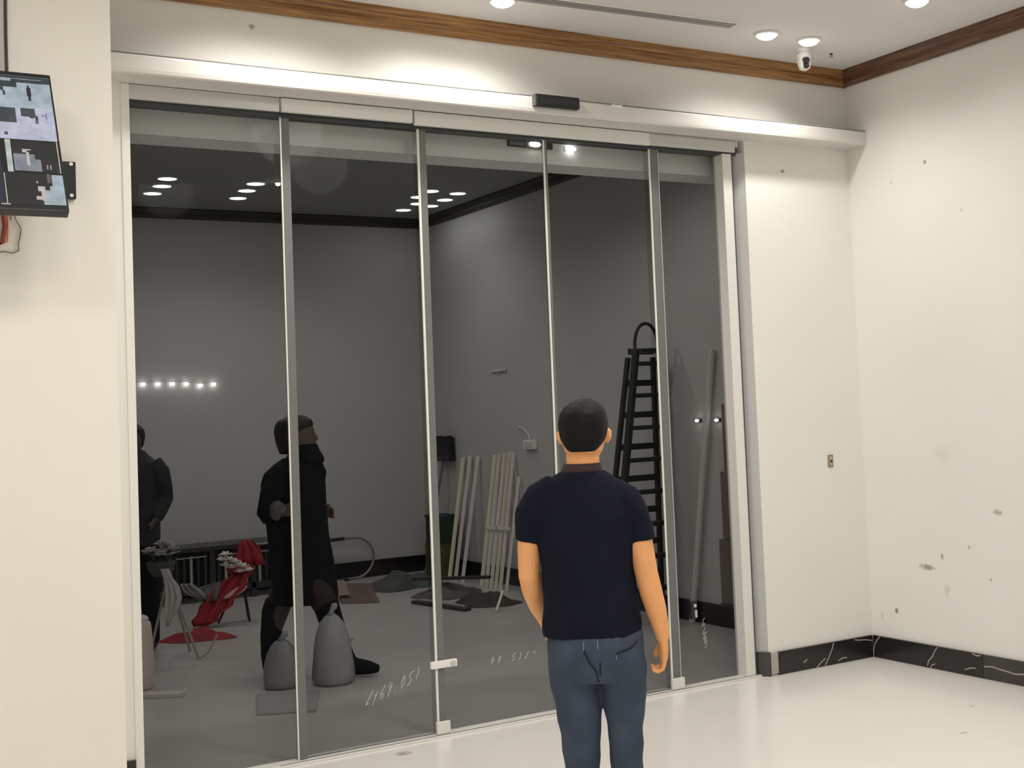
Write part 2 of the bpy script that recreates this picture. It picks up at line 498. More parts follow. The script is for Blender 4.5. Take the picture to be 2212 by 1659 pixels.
PANES = [  # x0, x1, y, label
    (1.294, 2.04, 6.02, 'dimmed glass door leaf next to the cream pier, two dark figures behind it', 'D1'),
    (1.995, 2.755, 5.985, 'dimmed glass door leaf with a walking figure behind its sealed edge', 'D2'),
    (2.705, 3.47, 6.02, 'dimmed glass door leaf in front of the leaning profiles, floor clamp on its edge', 'D3'),
    (3.44, 4.195, 5.985, 'dimmed glass door leaf directly before the man in the navy shirt', 'D4'),
    (4.128, 4.632, 6.02, 'narrow dimmed glass door leaf beside the aluminium jamb', 'D5')]
EDGE = {1: (1.995, 0.046, 0.0055), 2: (2.705, 0.048, 0.010), 3: (3.440, 0.024, 0.007), 4: (4.128, 0.060, 0.007)}
for i, (x0, x1, y, lab, _) in enumerate(PANES):
    d = build('door_%d' % (i + 1), MB().box(x0, x1, y, y + 0.010, 0.014, 3.05), M_GLASS)
    tag(d, lab, 'door', kind='structure')
    if i in EDGE:
        ex, wd, bw = EDGE[i]
        yy = 5.972
        build('edge_strip', MB().box(ex, ex + bw, yy, yy + 0.010, 0.014, 3.05), M_EDGE, d)
        build('brush_seal', MB().box(ex + bw, ex + wd, yy + 0.003, yy + 0.009, 0.014, 3.05), M_STRIP, d)
        if i == 4:
            build('edge_strip', MB().box(ex + wd, ex + wd + 0.005, yy, yy + 0.008, 0.014, 3.05), mat('thin_bright_edge', (0.45, 0.46, 0.45), 0.3), d)
        if i in (2, 4):
            build('floor_guide', MB().box(ex - 0.012, ex + wd + 0.012, yy - 0.022, yy - 0.001, 0.0125, 0.075), M_ALU_W, d, 0.004)
        if i == 2:
            k = build('clamp', MB().box(2.672, 2.815, yy - 0.02, yy - 0.001, 0.335, 0.372), M_WHITEP, d, 0.005)
            build('clamp_knob', MB().tube([(2.79, yy - 0.034, 0.354), (2.79, yy - 0.019, 0.354)], 0.013, 12), M_ALU, k)

# handwriting on the glass: thin marker strokes
def strokes(name, label, chars, y, wid, m):
    x0, z0 = chars[0][0][0]
    t = thing(name, label, 'writing', (x0, y, z0))
    for lines in chars:
        mb = MB()
        for ln in lines:
            mb.tube([(x, y, z) for x, z in ln], wid, 5)
        build('character', mb, m, t)
    return t


M_MARK = mat('white_marker', (0.62, 0.60, 0.55), 0.6)


def scrawl(glyphs, x, z, h, adv, dx, dz):
    """glyph strokes in a unit box, advanced along a slanted baseline"""
    out = []
    for g in glyphs:
        out.append([[(x + (u * 0.62 + v * 0.30) * h, z + v * h + u * h * 0.15) for u, v in ln] for ln in g])
        x += dx * adv
        z += dz * adv
    return out


G1 = [[(0.7, 1.0), (0.1, 0.1)], [(0.1, 0.1), (0.5, 0.15)]]
G7 = [[(0.1, 0.6), (0.3, 0.45), (0.6, 0.75)], [(0.45, 0.6), (0.2, -0.2)]]
G6 = [[(0.5, 1.0), (0.15, 0.4), (0.2, 0.05), (0.5, 0.0), (0.62, 0.3), (0.2, 0.4)]]
G9 = [[(0.6, 0.75), (0.35, 1.0), (0.12, 0.7), (0.35, 0.5), (0.6, 0.8), (0.35, -0.1)]]
GD = [[(0.3, 0.0), (0.36, 0.08)]]
G0 = [[(0.35, 1.0), (0.1, 0.5), (0.3, 0.02), (0.6, 0.5), (0.35, 1.0)]]
G5 = [[(0.7, 1.0), (0.3, 0.95), (0.25, 0.6), (0.6, 0.45), (0.5, 0.1), (0.15, 0.05)]]
G3 = [[(0.15, 0.95), (0.5, 0.9), (0.35, 0.55), (0.6, 0.3), (0.2, 0.02)]]
GP = [[(0.4, 1.1), (0.55, 0.7), (0.4, 0.2)]]
GC = [[(0.3, 0.8), (0.55, 0.95), (0.6, 0.7), (0.35, 0.65)]]
strokes('handwriting', 'white handwritten figures slanting up the glass near the walking figure', scrawl([G1, G7, G6, G9, GD, G0, G5, GP], 2.33, 0.205, 0.062, 0.036, 1, 0.30), 5.981, 0.0016, M_MARK)
strokes('handwriting', 'white handwritten figures on the glass beside the navy-shirted man', scrawl([G0, G0, GD, G5, G3, G1, GC], 3.03, 0.300, 0.036, 0.040, 1, 0.0), 6.016, 0.0013, M_MARK)
strokes('handwriting', 'pale scrawl running down the narrow glass leaf', scrawl([G5, GC, G6, G1, G0, G3], 4.372, 0.32, 0.042, 0.026, 0.12, -0.95), 6.016, 0.0013, M_MARK)
lk = thing('door_lock', 'small black lock on the narrow glass leaf, low down', 'lock', (4.315, 6.0, 0.43))
build('case', MB().box(4.297, 4.338, 5.994, 6.019, 0.375, 0.475), M_BLACK, lk, 0.004)
build('keyhole', MB().tube([(4.322, 5.990, 0.45), (4.322, 5.995, 0.45)], 0.010, 12), M_ALU, lk)
build('latch', MB().box(4.318, 4.33, 5.985, 5.995, 0.385, 0.425), M_ALU, lk)

# ------------------------------------------------------------------ front-room fittings
def downlight(x, y, r, label, lamp, z=CEIL, group=None):
    t = thing('downlight', label, 'ceiling light', (x, y, z), group)
    n = 28
    ring = MB().tube([(x + r * 1.1 * math.cos(2 * math.pi * k / n), y + r * 1.1 * math.sin(2 * math.pi * k / n), z - 0.005) for k in range(n)], 0.008, 6, closed=True)
    build('rim', ring, M_WHITEP, t)
    if r < 0.06:
        build('diffuser', MB().tube([(x, y, z - 0.001), (x, y, z - 0.012), (x, y, z - 0.024), (x, y, z - 0.032), (x, y, z - 0.035)], [r, r, r * 0.86, r * 0.55, r * 0.2], 28, flat=((1, 0, 0), (0, 1, 0))), lamp, t)
    else:
        build('diffuser', MB().disc((x, y), r, z - 0.010, z - 0.001), lamp, t)
    return t


downlight(4.583, 5.43, 0.055, 'lit round downlight at the end of the slot vent', M_LAMP)
downlight(4.885, 5.424, 0.055, 'lit round downlight just above the white security camera', M_LAMP)
downlight(2.987, 5.529, 0.055, 'lit round downlight cut by the top edge of the picture over the sensor', M_LAMP)
downlight(4.922, 4.63, 0.055, 'lit round downlight cut by the top edge nearest the scuffed wall', M_LAMP)

t = thing('slot_vent', 'long narrow grey slot vent in the pale ceiling', 'vent', (3.5, 5.39, CEIL))
A, B = Vector((2.75, 5.466)), Vector((4.318, 5.382))
dv = (B - A).normalized()
nv = Vector((-dv.y, dv.x))


def slot(off, wid, z0, z1, a0=0.0, b0=0.0):
    a, b = A + dv * a0 + nv * off, B - dv * b0 + nv * off
    s = nv * wid / 2
    q = [a - s, b - s, b + s, a + s]
    return MB().hexa([(p.x, p.y, z0) for p in q] + [(p.x, p.y, z1) for p in q])


build('frame', slot(-0.050, 0.012, CEIL - 0.008, CEIL - 0.0005), M_WHITEP, t)
build('frame', slot(0.050, 0.010, CEIL - 0.006, CEIL - 0.0005), M_CEIL, t)
build('backing', slot(0, 0.098, CEIL - 0.003, CEIL - 0.0005), M_GREYV, t)
for k in (-1, 1):
    build('slat', slot(k * 0.018, 0.010, CEIL - 0.006, CEIL - 0.003, 0.01, 0.012), mat('vent_slat', (0.34, 0.33, 0.32), 0.5), t)

t = thing('security_camera', 'small white security camera with black lens under the ceiling', 'camera', (4.985, 5.59, CEIL))
build('base', MB().disc((4.985, 5.59), 0.042, CEIL - 0.022, CEIL - 0.0005, 20), M_WHITEP, t)
b = build('body', MB().tube([(4.985, 5.59, CEIL - 0.02), (4.983, 5.586, CEIL - 0.045), (4.980, 5.58, CEIL - 0.09), (4.978, 5.574, CEIL - 0.115), (4.976, 5.570, CEIL - 0.125)],
                          [0.036, 0.042, 0.040, 0.034, 0.018], 18), M_WHITEP, t, smooth=True)
build('lens', MB().tube([(4.966, 5.555, CEIL - 0.075), (4.958, 5.532, CEIL - 0.083), (4.953, 5.524, CEIL - 0.086)], [0.018, 0.019, 0.016], 14).tube([(4.968, 5.556, CEIL - 0.09), (4.962, 5.540, CEIL - 0.118)], [0.017, 0.016], 12), M_BLACK, b)
t = thing('ceiling_hook', 'tiny dark hook stuck to the ceiling near the security camera', 'hook', (5.213, 5.60, CEIL))
build('plate', MB().disc((5.213, 5.60), 0.010, CEIL - 0.004, CEIL - 0.0003, 12), M_BLACK, t)
build('loop', MB().tube([(5.213 + 0.008 * math.cos(a * math.pi / 5), 5.60, CEIL - 0.013 + 0.008 * math.sin(a * math.pi / 5)) for a in range(10)], 0.002, 5, closed=True), M_BLACK, t)

t = thing('motion_sensor', 'black oblong motion sensor on the white header', 'sensor', (3.39, 5.74, 3.19))
build('housing', MB().box(3.256, 3.520, 5.703, 5.741, 3.158, 3.222), M_BLACK, t, 0.010)
build('window', MB().box(3.275, 3.500, 5.700, 5.704, 3.170, 3.205), mat('sensor_window', (0.02, 0.02, 0.024), 0.12), t)
build('end_cap', MB().box(3.2535, 3.2605, 5.707, 5.741, 3.160, 3.220), mat('dark_grey_plastic', (0.09, 0.09, 0.095), 0.4), t)
t = thing('indicator_lens', 'tiny pale indicator above the header beside the sensor', 'light', (3.63, 5.74, 3.21))
build('lens', MB().ball((3.775, 5.741, 3.208), 0.030, 0.006, 0.008), M_WHITEP, t)
build('bezel', MB().box(3.74, 3.81, 5.7405, 5.7425, 3.199, 3.216), M_WHITEP, t)

t = thing('wall_socket_box', 'small brown wall plate on the white wall beside the doors', 'wall plate', (5.325, YW, 1.21))
build('plate', MB().box(5.306, 5.344, YW - 0.008, YW - 0.0003, 1.172, 1.246), mat('brown_plate', (0.30, 0.22, 0.15), 0.6), t, 0.002)
build('insert', MB().box(5.315, 5.335, YW - 0.010, YW - 0.008, 1.182, 1.236), mat('tan_insert', (0.52, 0.43, 0.33), 0.6), t)
build('slot', MB().box(5.319, 5.331, YW - 0.0115, YW - 0.010, 1.20, 1.216), M_BLACK, t)

# ---- the screen on the pier
A0 = Vector((0.701, 4.0, 2.235))        # lower corner towards the doors
UPV = Vector((-0.010, 0.22, 0.456))
UH = UPV.normalized()
LFT = Vector((-1, 0, 0))
NRM = UH.cross(LFT).normalized()
if NRM.y > 0:
    NRM = -NRM
TVH, TVW = UPV.length, 0.88


def tvp(u, v, d):
    """u: metres from the edge towards the doors, v: 0 top .. 1 bottom, d: metres in front of the screen"""
    return A0 + UPV * (1 - v) + LFT * u + NRM * d


def tvbox(u0, u1, v0, v1, d0, d1):
    return MB().hexa([tvp(u, v, d0) for u, v in ((u0, v0), (u1, v0), (u1, v1), (u0, v1))] + [tvp(u, v, d1) for u, v in ((u0, v0), (u1, v0), (u1, v1), (u0, v1))])


t = thing('monitor', 'tilted flat monitor showing security pictures on the cream pier', 'monitor', tuple(A0))
build('housing', tvbox(0, TVW, 0, 1, -0.035, 0), M_BLACK, t, 0.003)
PX_M = 0.185 / 150.0


def pic(name, quads, col, st=0.9, d=0.0006, parent=t):
    mb = MB()
    for (u0, u1, v0, v1) in quads:
        mb.add([tvp(u0, v0, d), tvp(u1, v0, d), tvp(u1, v1, d), tvp(u0, v1, d)], [(0, 1, 2, 3)])
    m, nt, bs_ = nodes_of('screen_' + name)
    bs_.inputs['Base Color'].default_value = (0.01, 0.01, 0.01, 1)
    bs_.inputs['Roughness'].default_value = 0.2
    N, L = nt.nodes, nt.links
    tc = N.new('ShaderNodeTexCoord')
    n = N.new('ShaderNodeTexNoise')
    n.inputs['Scale'].default_value = 30
    L.new(tc.outputs['Object'], n.inputs['Vector'])
    r = N.new('ShaderNodeValToRGB')
    r.color_ramp.elements[0].position = 0.35
    r.color_ramp.elements[1].position = 0.65
    r.color_ramp.elements[0].color = (*[c * 0.82 for c in col], 1)
    r.color_ramp.elements[1].color = (*[c * 1.1 for c in col], 1)
    L.new(n.outputs['Fac'], r.inputs[0])
    L.new(r.outputs[0], bs_.inputs['Emission Color'])
    bs_.inputs['Emission Strength'].default_value = st
    return build(name, mb, m, parent)


BZ = 0.006
# upper picture: a pale yard with dark figures
p1 = pic('picture', [(BZ, TVW - BZ, 0.03, 0.265)], (0.36, 0.42, 0.47))
pic('dark_area', [(BZ, 0.30, 0.032, 0.052), (0.030, 0.115, 0.056, 0.082), (0.10, 0.20, 0.075, 0.12), (BZ, 0.03, 0.05, 0.08)], (0.035, 0.045, 0.05), d=0.0012, parent=p1)
pic('figure', [(0.062, 0.074, 0.115, 0.180), (0.064, 0.071, 0.180, 0.215), (0.066, 0.071, 0.098, 0.115)], (0.02, 0.02, 0.035), d=0.0012, parent=p1)
pic('figure', [(0.138, 0.150, 0.10, 0.15), (0.134, 0.141, 0.15, 0.185)], (0.04, 0.06, 0.07), d=0.0012, parent=p1)
# second picture: pale lilac yard
p2 = pic('picture', [(BZ, TVW - BZ, 0.265, 0.505)], (0.44, 0.46, 0.56))
pic('dark_area', [(0.058, 0.098, 0.272, 0.335), (0.062, 0.075, 0.335, 0.345), (0.112, 0.40, 0.275, 0.385)], (0.05, 0.06, 0.065), d=0.0012, parent=p2)
pic('figure', [(0.052, 0.059, 0.325, 0.355), (0.052, 0.0555, 0.355, 0.385), (0.057, 0.060, 0.355, 0.385)], (0.03, 0.03, 0.06), d=0.0012, parent=p2)
pic('figure', [(0.026, 0.030, 0.30, 0.35), (0.030, 0.042, 0.315, 0.325)], (0.20, 0.22, 0.30), d=0.0012, parent=p2)
pic('spot', [(0.140, 0.150, 0.455, 0.478)], (0.06, 0.07, 0.07), d=0.0012, parent=p2)
# third picture: dark with a pale wedge
p3 = pic('picture', [(0.012, 0.135, 0.515, 0.735)], (0.022, 0.022, 0.024))
pic('pale_area', [(0.075, 0.133, 0.61, 0.73), (0.060, 0.075, 0.645, 0.73)], (0.22, 0.23, 0.27), d=0.0012, parent=p3)
pic('pale_shape', [(0.096, 0.108, 0.575, 0.600), (0.090, 0.098, 0.595, 0.69), (0.084, 0.098, 0.575, 0.583)], (0.5, 0.47, 0.42), d=0.0018, parent=p3)
pic('pale_shape', [(0.042, 0.046, 0.68, 0.715), (0.033, 0.037, 0.68, 0.715)], (0.28, 0.29, 0.29), d=0.0018, parent=p3)
p4 = pic('picture', [(0.137, 0.152, 0.51, 0.74)], (0.44, 0.49, 0.46))
pic('pale_edge', [(0.008, 0.011, 0.51, 0.735)], (0.5, 0.48, 0.40))
# lowest picture: dark with pale floor
p5 = pic('picture', [(BZ, 0.160, 0.745, 0.965)], (0.02, 0.02, 0.021))
pic('pale_area', [(BZ, 0.037, 0.75, 0.962), (0.037, 0.045, 0.83, 0.962), (0.045, 0.066, 0.86, 0.962)], (0.36, 0.43, 0.47), d=0.0012, parent=p5)
pic('pale_shape', [(0.058, 0.078, 0.835, 0.87), (0.058, 0.070, 0.87, 0.935), (0.070, 0.085, 0.905, 0.93), (0.076, 0.080, 0.80, 0.815)], (0.48, 0.44, 0.40), d=0.0018, parent=p5)
pic('dark_area', [(0.040, 0.050, 0.745, 0.81)], (0.10, 0.11, 0.11), d=0.0018, parent=p5)
pic('pale_edge', [(0.162, 0.165, 0.75, 0.965), (0.155, 0.180, 0.962, 0.97)], (0.48, 0.45, 0.38))
pic('picture', [(0.168, TVW - BZ, 0.51, 0.965)], (0.02, 0.025, 0.045))
# wall bracket behind it
tb = build('bracket', MB().box(0.30, 0.787, PY - 0.030, PY - 0.0005, 2.335, 2.455), M_BLACKM, t, 0.003)
build('bracket_bolt', MB().tube([(0.772, PY - 0.036, 2.446), (0.772, PY - 0.029, 2.446)], 0.006, 10), M_ALU, tb)
build('bracket_bolt', MB().tube([(0.772, PY - 0.036, 2.345), (0.772, PY - 0.029, 2.345)], 0.006, 10), M_ALU, tb)
build('bracket_arm', MB().bar((0.5, PY - 0.01, 2.40), tuple(tvp(0.25, 0.62, -0.03)), 0.05, 0.03), M_BLACKM, tb)

# cables around the screen
def cable(name, label, pts, r, m, cat='cable'):
    return tag(build(name, MB().tube(pts, r, 8), m, None, smooth=True), label, cat)


cable('conduit', 'thin dark conduit running up the cream pier above the monitor', [(0.596, PY - 0.010, 3.61), (0.5945, PY - 0.008, 3.2), (0.592, PY - 0.008, 2.85), (0.594, PY - 0.008, 2.62), (0.594, PY - 0.008, 2.48)], 0.0045, mat('dark_conduit', (0.05, 0.04, 0.04), 0.5))
t = thing('cable_trunking', 'pale grey trunking on the pier beside the dark conduit', 'trunking', (0.56, PY, 2.9))
build('cover', MB().box(0.535, 0.583, PY - 0.02, PY - 0.0005, 2.46, 3.61), mat('trunking_grey', (0.52, 0.48, 0.43), 0.6), t, 0.003)
build('clip', MB().box(0.532, 0.586, PY - 0.022, PY - 0.0195, 3.0, 3.02), M_WHITEP, t)
cable('cable', 'dark red cable hanging from under the monitor', [(0.572, PY - 0.012, 2.325), (0.574, PY - 0.014, 2.28), (0.578, PY - 0.012, 2.24), (0.572, PY - 0.012, 2.19), (0.560, PY - 0.012, 2.18), (0.55, PY - 0.012, 2.22)], 0.007, mat('red_cable', (0.30, 0.05, 0.03), 0.5))
cable('cable', 'thin orange cable beside the dark red one under the monitor', [(0.585, PY - 0.012, 2.325), (0.586, PY - 0.012, 2.27), (0.5875, PY - 0.012, 2.235), (0.584, PY - 0.012, 2.19)], 0.0026, mat('orange_cable', (0.60, 0.26, 0.10), 0.5))
cable('cable', 'thin grey wire looping on the pier under the monitor', [(0.606, PY - 0.012, 2.325), (0.604, PY - 0.006, 2.29), (0.612, PY - 0.005, 2.262), (0.626, PY - 0.004, 2.237), (0.624, PY - 0.004, 2.215), (0.618, PY - 0.004, 2.19), (0.6185, PY - 0.004, 2.166), (0.60, PY - 0.004, 2.158), (0.578, PY - 0.004, 2.163), (0.55, PY - 0.004, 2.158)], 0.0017, mat('grey_wire', (0.20, 0.18, 0.17), 0.5))
cable('cable', 'short brown wire end hanging under the monitor', [(0.594, PY - 0.012, 2.325), (0.596, PY - 0.008, 2.30), (0.597, PY - 0.008, 2.262)], 0.0018, mat('brown_wire', (0.22, 0.15, 0.08), 0.5))

# ------------------------------------------------------------------ lights of the stand-in mirror room: reflected downlights built as fixtures
def small_light(x, y, r, label, z=CEIL):
    return downlight(x, y, r, label, M_LAMPB, z)


for (x, y, lab) in [(2.64, 10.76, 'mirrored downlight behind the glass, highest of the three over the cropped dark figure'),
                    (2.68, 11.11, 'mirrored downlight behind the glass, middle of the three over the cropped dark figure'),
                    (2.69, 11.49, 'mirrored downlight behind the glass, lowest of the three over the cropped dark figure'),
                    (3.37, 10.76, 'mirrored downlight behind the glass, highest of the three before the first door edge'),
                    (3.40, 11.11, 'mirrored downlight behind the glass, middle of the three before the first door edge'),
                    (3.44, 11.51, 'mirrored downlight behind the glass, lowest of the three before the first door edge'),
                    (4.93, 10.63, 'mirrored downlight behind the glass, topmost of the cluster of seven'),
                    (5.22, 10.67, 'mirrored downlight behind the glass, outermost of the cluster of seven towards the ladder'),
                    (4.96, 10.96, 'mirrored downlight behind the glass, half covered by the second door edge'),
                    (5.26, 11.03, 'mirrored downlight behind the glass, second outermost of the cluster of seven'),
                    (5.11, 11.31, 'mirrored downlight behind the glass, crossing the second door edge'),
                    (5.28, 11.40, 'mirrored downlight behind the glass, low in the cluster just past the second door edge'),
                    (5.13, 11.71, 'mirrored downlight behind the glass, lowest of the cluster of seven')]:
    small_light(x, y, 0.070, lab)
t = thing('ceiling_detector', 'tiny pale ceiling detector by the first door edge', 'detector', (3.53, 10.66, CEIL))
build('base', MB().disc((3.53, 10.66), 0.03, CEIL - 0.012, CEIL - 0.0005, 14), M_WHITEP, t)
build('dome', MB().ball((3.53, 10.66, CEIL - 0.018), 0.02, 0.02, 0.016), M_LAMPB, t)  # dome given a glow though it is no lamp
t = thing('reflected_lamp', 'dark-plated glowing lens on the added beam, for a reflected downlight', 'lamp', (3.44, 6.12, 3.05))  # glowing lens put in for a downlight's reflection
build('plate', MB().box(3.30, 3.58, 6.108, 6.1197, 3.028, 3.066), mat('dark_plate', (0.09, 0.09, 0.09), 0.5), t, 0.002)
build('inset', MB().box(3.31, 3.40, 6.104, 6.108, 3.036, 3.058), mat('grey_plate', (0.30, 0.30, 0.30), 0.5), t)
build('lens', MB().ball((3.465, 6.102, 3.049), 0.036, 0.010, 0.015, 16, 7), M_LAMPB, t)
t = thing('reflected_lamp', 'bare oval glowing reflection of a downlight beside the dark-plated one', 'lamp', (3.70, 6.12, 3.04))  # second reflected light, likewise built as a glowing lens
build('lens', MB().ball((3.695, 6.106, 3.040), 0.036, 0.010, 0.014, 16, 7), M_LAMPB, t)
build('base', MB().box(3.66, 3.73, 6.110, 6.1197, 3.030, 3.050), M_WHITEP, t, 0.002)

t = thing('light_string', 'string of six tiny lit bulbs along the end wall of the stand-in mirror room', 'light string', (3.07, YB, 1.97))
bulbs = [(2.751, 1.981), (2.885, 1.979), (3.014, 1.977), (3.141, 1.974), (3.268, 1.955), (3.393, 1.963)]
build('wire', MB().tube([(2.4, YB - 0.012, 1.99)] + [(x, YB - 0.012, z + 0.016) for x, z in bulbs] + [(3.42, YB - 0.012, 1.98)], 0.0025, 5), M_B_WALL, t)
for x, z in bulbs:
    build('bulb', MB().ball((x, YB - 0.03, z), 0.020, 0.014, 0.014, 10, 6), M_LAMPB, t)

# ------------------------------------------------------------------ bodies
def voxel(name, mb, size, m, parent, smooth_it=4, mats=None):
    me = bpy.data.meshes.new('raw')
    me.from_pydata(mb.v, [], mb.f)
    bm = bmesh.new()
    bm.from_mesh(me)
    bmesh.ops.recalc_face_normals(bm, faces=bm.faces)
    bm.to_mesh(me)
    bm.free()
    o = bpy.data.objects.new('raw', me)
    COL.objects.link(o)
    md = o.modifiers.new('r', 'REMESH')
    md.mode = 'VOXEL'
    md.voxel_size = size
    sm = o.modifiers.new('s', 'SMOOTH')
    sm.iterations = smooth_it
    sm.factor = 0.5
    dg = bpy.context.evaluated_depsgraph_get()
    ev = o.evaluated_get(dg)
    new = bpy.data.meshes.new_from_object(ev)
    bpy.data.objects.remove(o)
    off = parent.location if parent else Vector((0, 0, 0))
    for v in new.vertices:
        v.co -= off
    for p in new.polygons:
        p.use_smooth = True
    new.materials.clear()
    new.materials.append(m)
    new.name = name
    o = bpy.data.objects.new(name, new)
    COL.objects.link(o)
    if parent:
        o.parent = parent
    return o


RT = Vector((0.842, -0.539, 0))          # sideways, as the room lies
FW = Vector((0.539, 0.842, 0))


class Fig:
    """local frame: a sideways, b depth, z up"""
    def __init__(self, base, a, b):
        self.o, self.a, self.b = Vector(base), Vector(a), Vector(b)

    def p(self, q):
        return self.o + self.a * q[0] + self.b * q[1] + Vector((0, 0, q[2]))

    def stack(self, mb, rings, n=20):
        """rings (a, b, z, ra, rb): horizontal ellipses"""
        return mb.tube([self.p(r[:3]) for r in rings], [(r[3], r[4]) for r in rings], n, flat=(self.a, self.b))

    def limb(self, mb, pts, n=14):
        """pts (a, b, z, r)"""
        return mb.tube([self.p(q[:3]) for q in pts], [q[3] for q in pts], n)


def on_surface(fig, obj, pts, off=0.002, front=-1):
    """drop (a, z) points onto a mesh along its depth"""
    me = obj.data
    base = obj.parent.location if obj.parent else Vector((0, 0, 0))
    bvh = BVHTree.FromPolygons([v.co + base for v in me.vertices], [p.vertices[:] for p in me.polygons])
    out = []
    for a, z in pts:
        s = fig.p((a, front * 1.0, z))
        hit = bvh.ray_cast(s, fig.b * -front)
        if hit[0] is not None:
            out.append(hit[0] + fig.b * front * off)
    return out


# ---- the man in front, seen from behind
M_SKIN = mat('warm_skin', (0.86, 0.40, 0.16), 0.55, noise=0.10, scale=14)
M_SHIRT = mat('navy_cotton', (0.0078, 0.0092, 0.020), 0.9, spec=0.15, noise=0.25, scale=5, bump=0.15)
M_JEANS = mat('dark_blue_denim', (0.060, 0.080, 0.120), 0.85, spec=0.2, noise=0.35, scale=9, bump=0.2)
M_HAIR = mat('black_hair', (0.004, 0.0035, 0.0035), 0.6, spec=0.2, noise=0.3, scale=60, bump=0.4)
man = thing('person', 'man in navy short-sleeved shirt and dark jeans walking to the glass doors, seen from behind', 'person', (2.188, 3.596, 0))
F1 = Fig(man.location, RT, FW)
b = MB()
F1.stack(b, [(.005, 0, .76, .12, .07), (.0, 0, .82, .135, .09), (-.005, 0, .95, .135, .09), (-.01, .01, 1.10, .135, .09), (-.012, .01, 1.22, .15, .095),
             (-.012, .01, 1.31, .14, .085), (-.014, .01, 1.37, .085, .065), (-.014, .014, 1.40, .055, .055), (-.014, .02, 1.44, .054, .058), (-.012, .03, 1.48, .053, .06)])
F1.stack(b, [(-.010, .045, 1.412, .022, .03), (-.010, .04, 1.43, .045, .065), (-.010, .03, 1.46, .064, .088), (-.009, .026, 1.50, .072, .096), (-.008, .024, 1.54, .075, .098),
             (-.007, .022, 1.58, .066, .088), (-.006, .02, 1.605, .04, .06)])
F1.limb(b, [(-.010, .11, 1.525, .010), (-.010, .128, 1.50, .013), (-.010, .130, 1.485, .016), (-.010, .115, 1.478, .012)], 8)
F1.limb(b, [(-.030, .105, 1.452, .008), (-.010, .113, 1.452, .010), (.010, .105, 1.452, .008)], 8)
for s, ax in ((-1, -.078), (1, .066)):
    F1.limb(b, [(ax, .012, 1.524, .009), (ax + s * .006, .004, 1.518, .013), (ax + s * .007, .004, 1.500, .012), (ax, .012, 1.482, .008)], 8)
# legs
F1.limb(b, [(-.07, 0, .78, .06), (-.055, .01, .58, .05), (-.052, .02, .42, .045), (-.05, 0, .22, .04), (-.048, -.01, .06, .03), (-.048, .05, .03, .03)])
F1.limb(b, [(.085, 0, .78, .06), (.088, .01, .58, .045), (.086, .02, .42, .042), (.088, 0, .22, .04), (.090, -.01, .06, .03), (.090, .05, .03, .03)])
# arms
F1.limb(b, [(-.14, 0, 1.33, .045), (-.185, 0, 1.25, .044), (-.200, .0, 1.15, .038), (-.203, .01, 1.06, .035), (-.197, .035, 1.01, .034), (-.185, .085, .955, .030), (-.165, .14, .90, .025), (-.158, .165, .875, .023)])
F1.limb(b, [(.115, 0, 1.30, .045), (.150, -.005, 1.23, .046), (.162, -.012, 1.15, .041), (.176, -.018, 1.06, .038), (.188, -.02, 1.0, .0375), (.203, -.018, .94, .034), (.216, -.012, .88, .0265), (.222, -.006, .845, .0225)])


def hand(mb, wrist, down, fwd, inward):
    """a relaxed hand: palm, four unequal bent fingers, thumb from the palm's side. down, fwd, inward: unit vectors (local)"""
    W_, D, Fv, I = Vector(wrist), Vector(down).normalized(), Vector(fwd).normalized(), Vector(inward).normalized()
    L = lambda d, f, i: F1.p(W_ + D * d + Fv * f + I * i)
    ax = (F1.a * Fv.x + F1.b * Fv.y + Vector((0, 0, Fv.z)), F1.a * I.x + F1.b * I.y + Vector((0, 0, I.z)))
    mb.tube([L(-.01, 0, 0), L(.012, 0, 0), L(.035, .003, 0), L(.060, .002, .002), L(.070, .002, .003)], [(.021, .017), (.026, .016), (.034, .0155), (.034, .014), (.028, .011)], 14, flat=ax)
    for f, ln in ((.027, .88), (.0095, 1.0), (-.0085, .94), (-.0255, .76)):
        pts = [L(.052, f * .9, .002), L(.070, f, .003), L(.070 + .024 * ln, f * 1.05, .010), L(.070 + .034 * ln, f * 1.05, .026), L(.070 + .028 * ln, f * 1.05, .038), L(.070 + .020 * ln, f * 1.05, .043)]
        mb.tube(pts, [.0085, .0085, .0078, .0072, .0066, .0045], 9)
    mb.tube([L(.012, .016, .004), L(.026, .034, .010), L(.044, .042, .018), L(.062, .040, .026), L(.070, .037, .029)], [.010, .0105, .0092, .008, .005], 9)


hand(b, (.222, -.006, .842), (.02, .10, -1), (-.05, 1, .12), (-1, -.03, 0))
hand(b, (-.157, .167, .872), (.10, .62, -.8), (.2, .75, .62), (1, -.1, 0))
body = voxel('body', b, 0.0042, M_SKIN, man, 3)
h = MB()
F1.stack(h, [(-.012, -.036, 1.456, .040, .024), (-.012, -.030, 1.466, .053, .036), (-.010, -.018, 1.48, .064, .052), (-.009, -.004, 1.50, .0755, .076), (-.008, .008, 1.525, .0815, .096), (-.008, .016, 1.55, .083, .106),
             (-.007, .020, 1.58, .077, .104), (-.005, .022, 1.60, .064, .086), (-.003, .02, 1.617, .044, .060), (-.001, .018, 1.627, .020, .03)], 26)
for (a_, z_) in ((-.080, 1.50), (.066, 1.50)):
    F1.limb(h, [(a_, .035, 1.535, .006), (a_, .04, 1.50, .006), (a_, .043, 1.485, .004)], 8)
voxel('hair', h, 0.006, M_HAIR, man, 3)
for s in (-1, 1):
    build('eye', MB().ball(F1.p((-.010 + s * .028, .108, 1.515)), 0.0095, 0.0095, 0.006, 10, 6), M_BLACK, man)
s_ = MB()
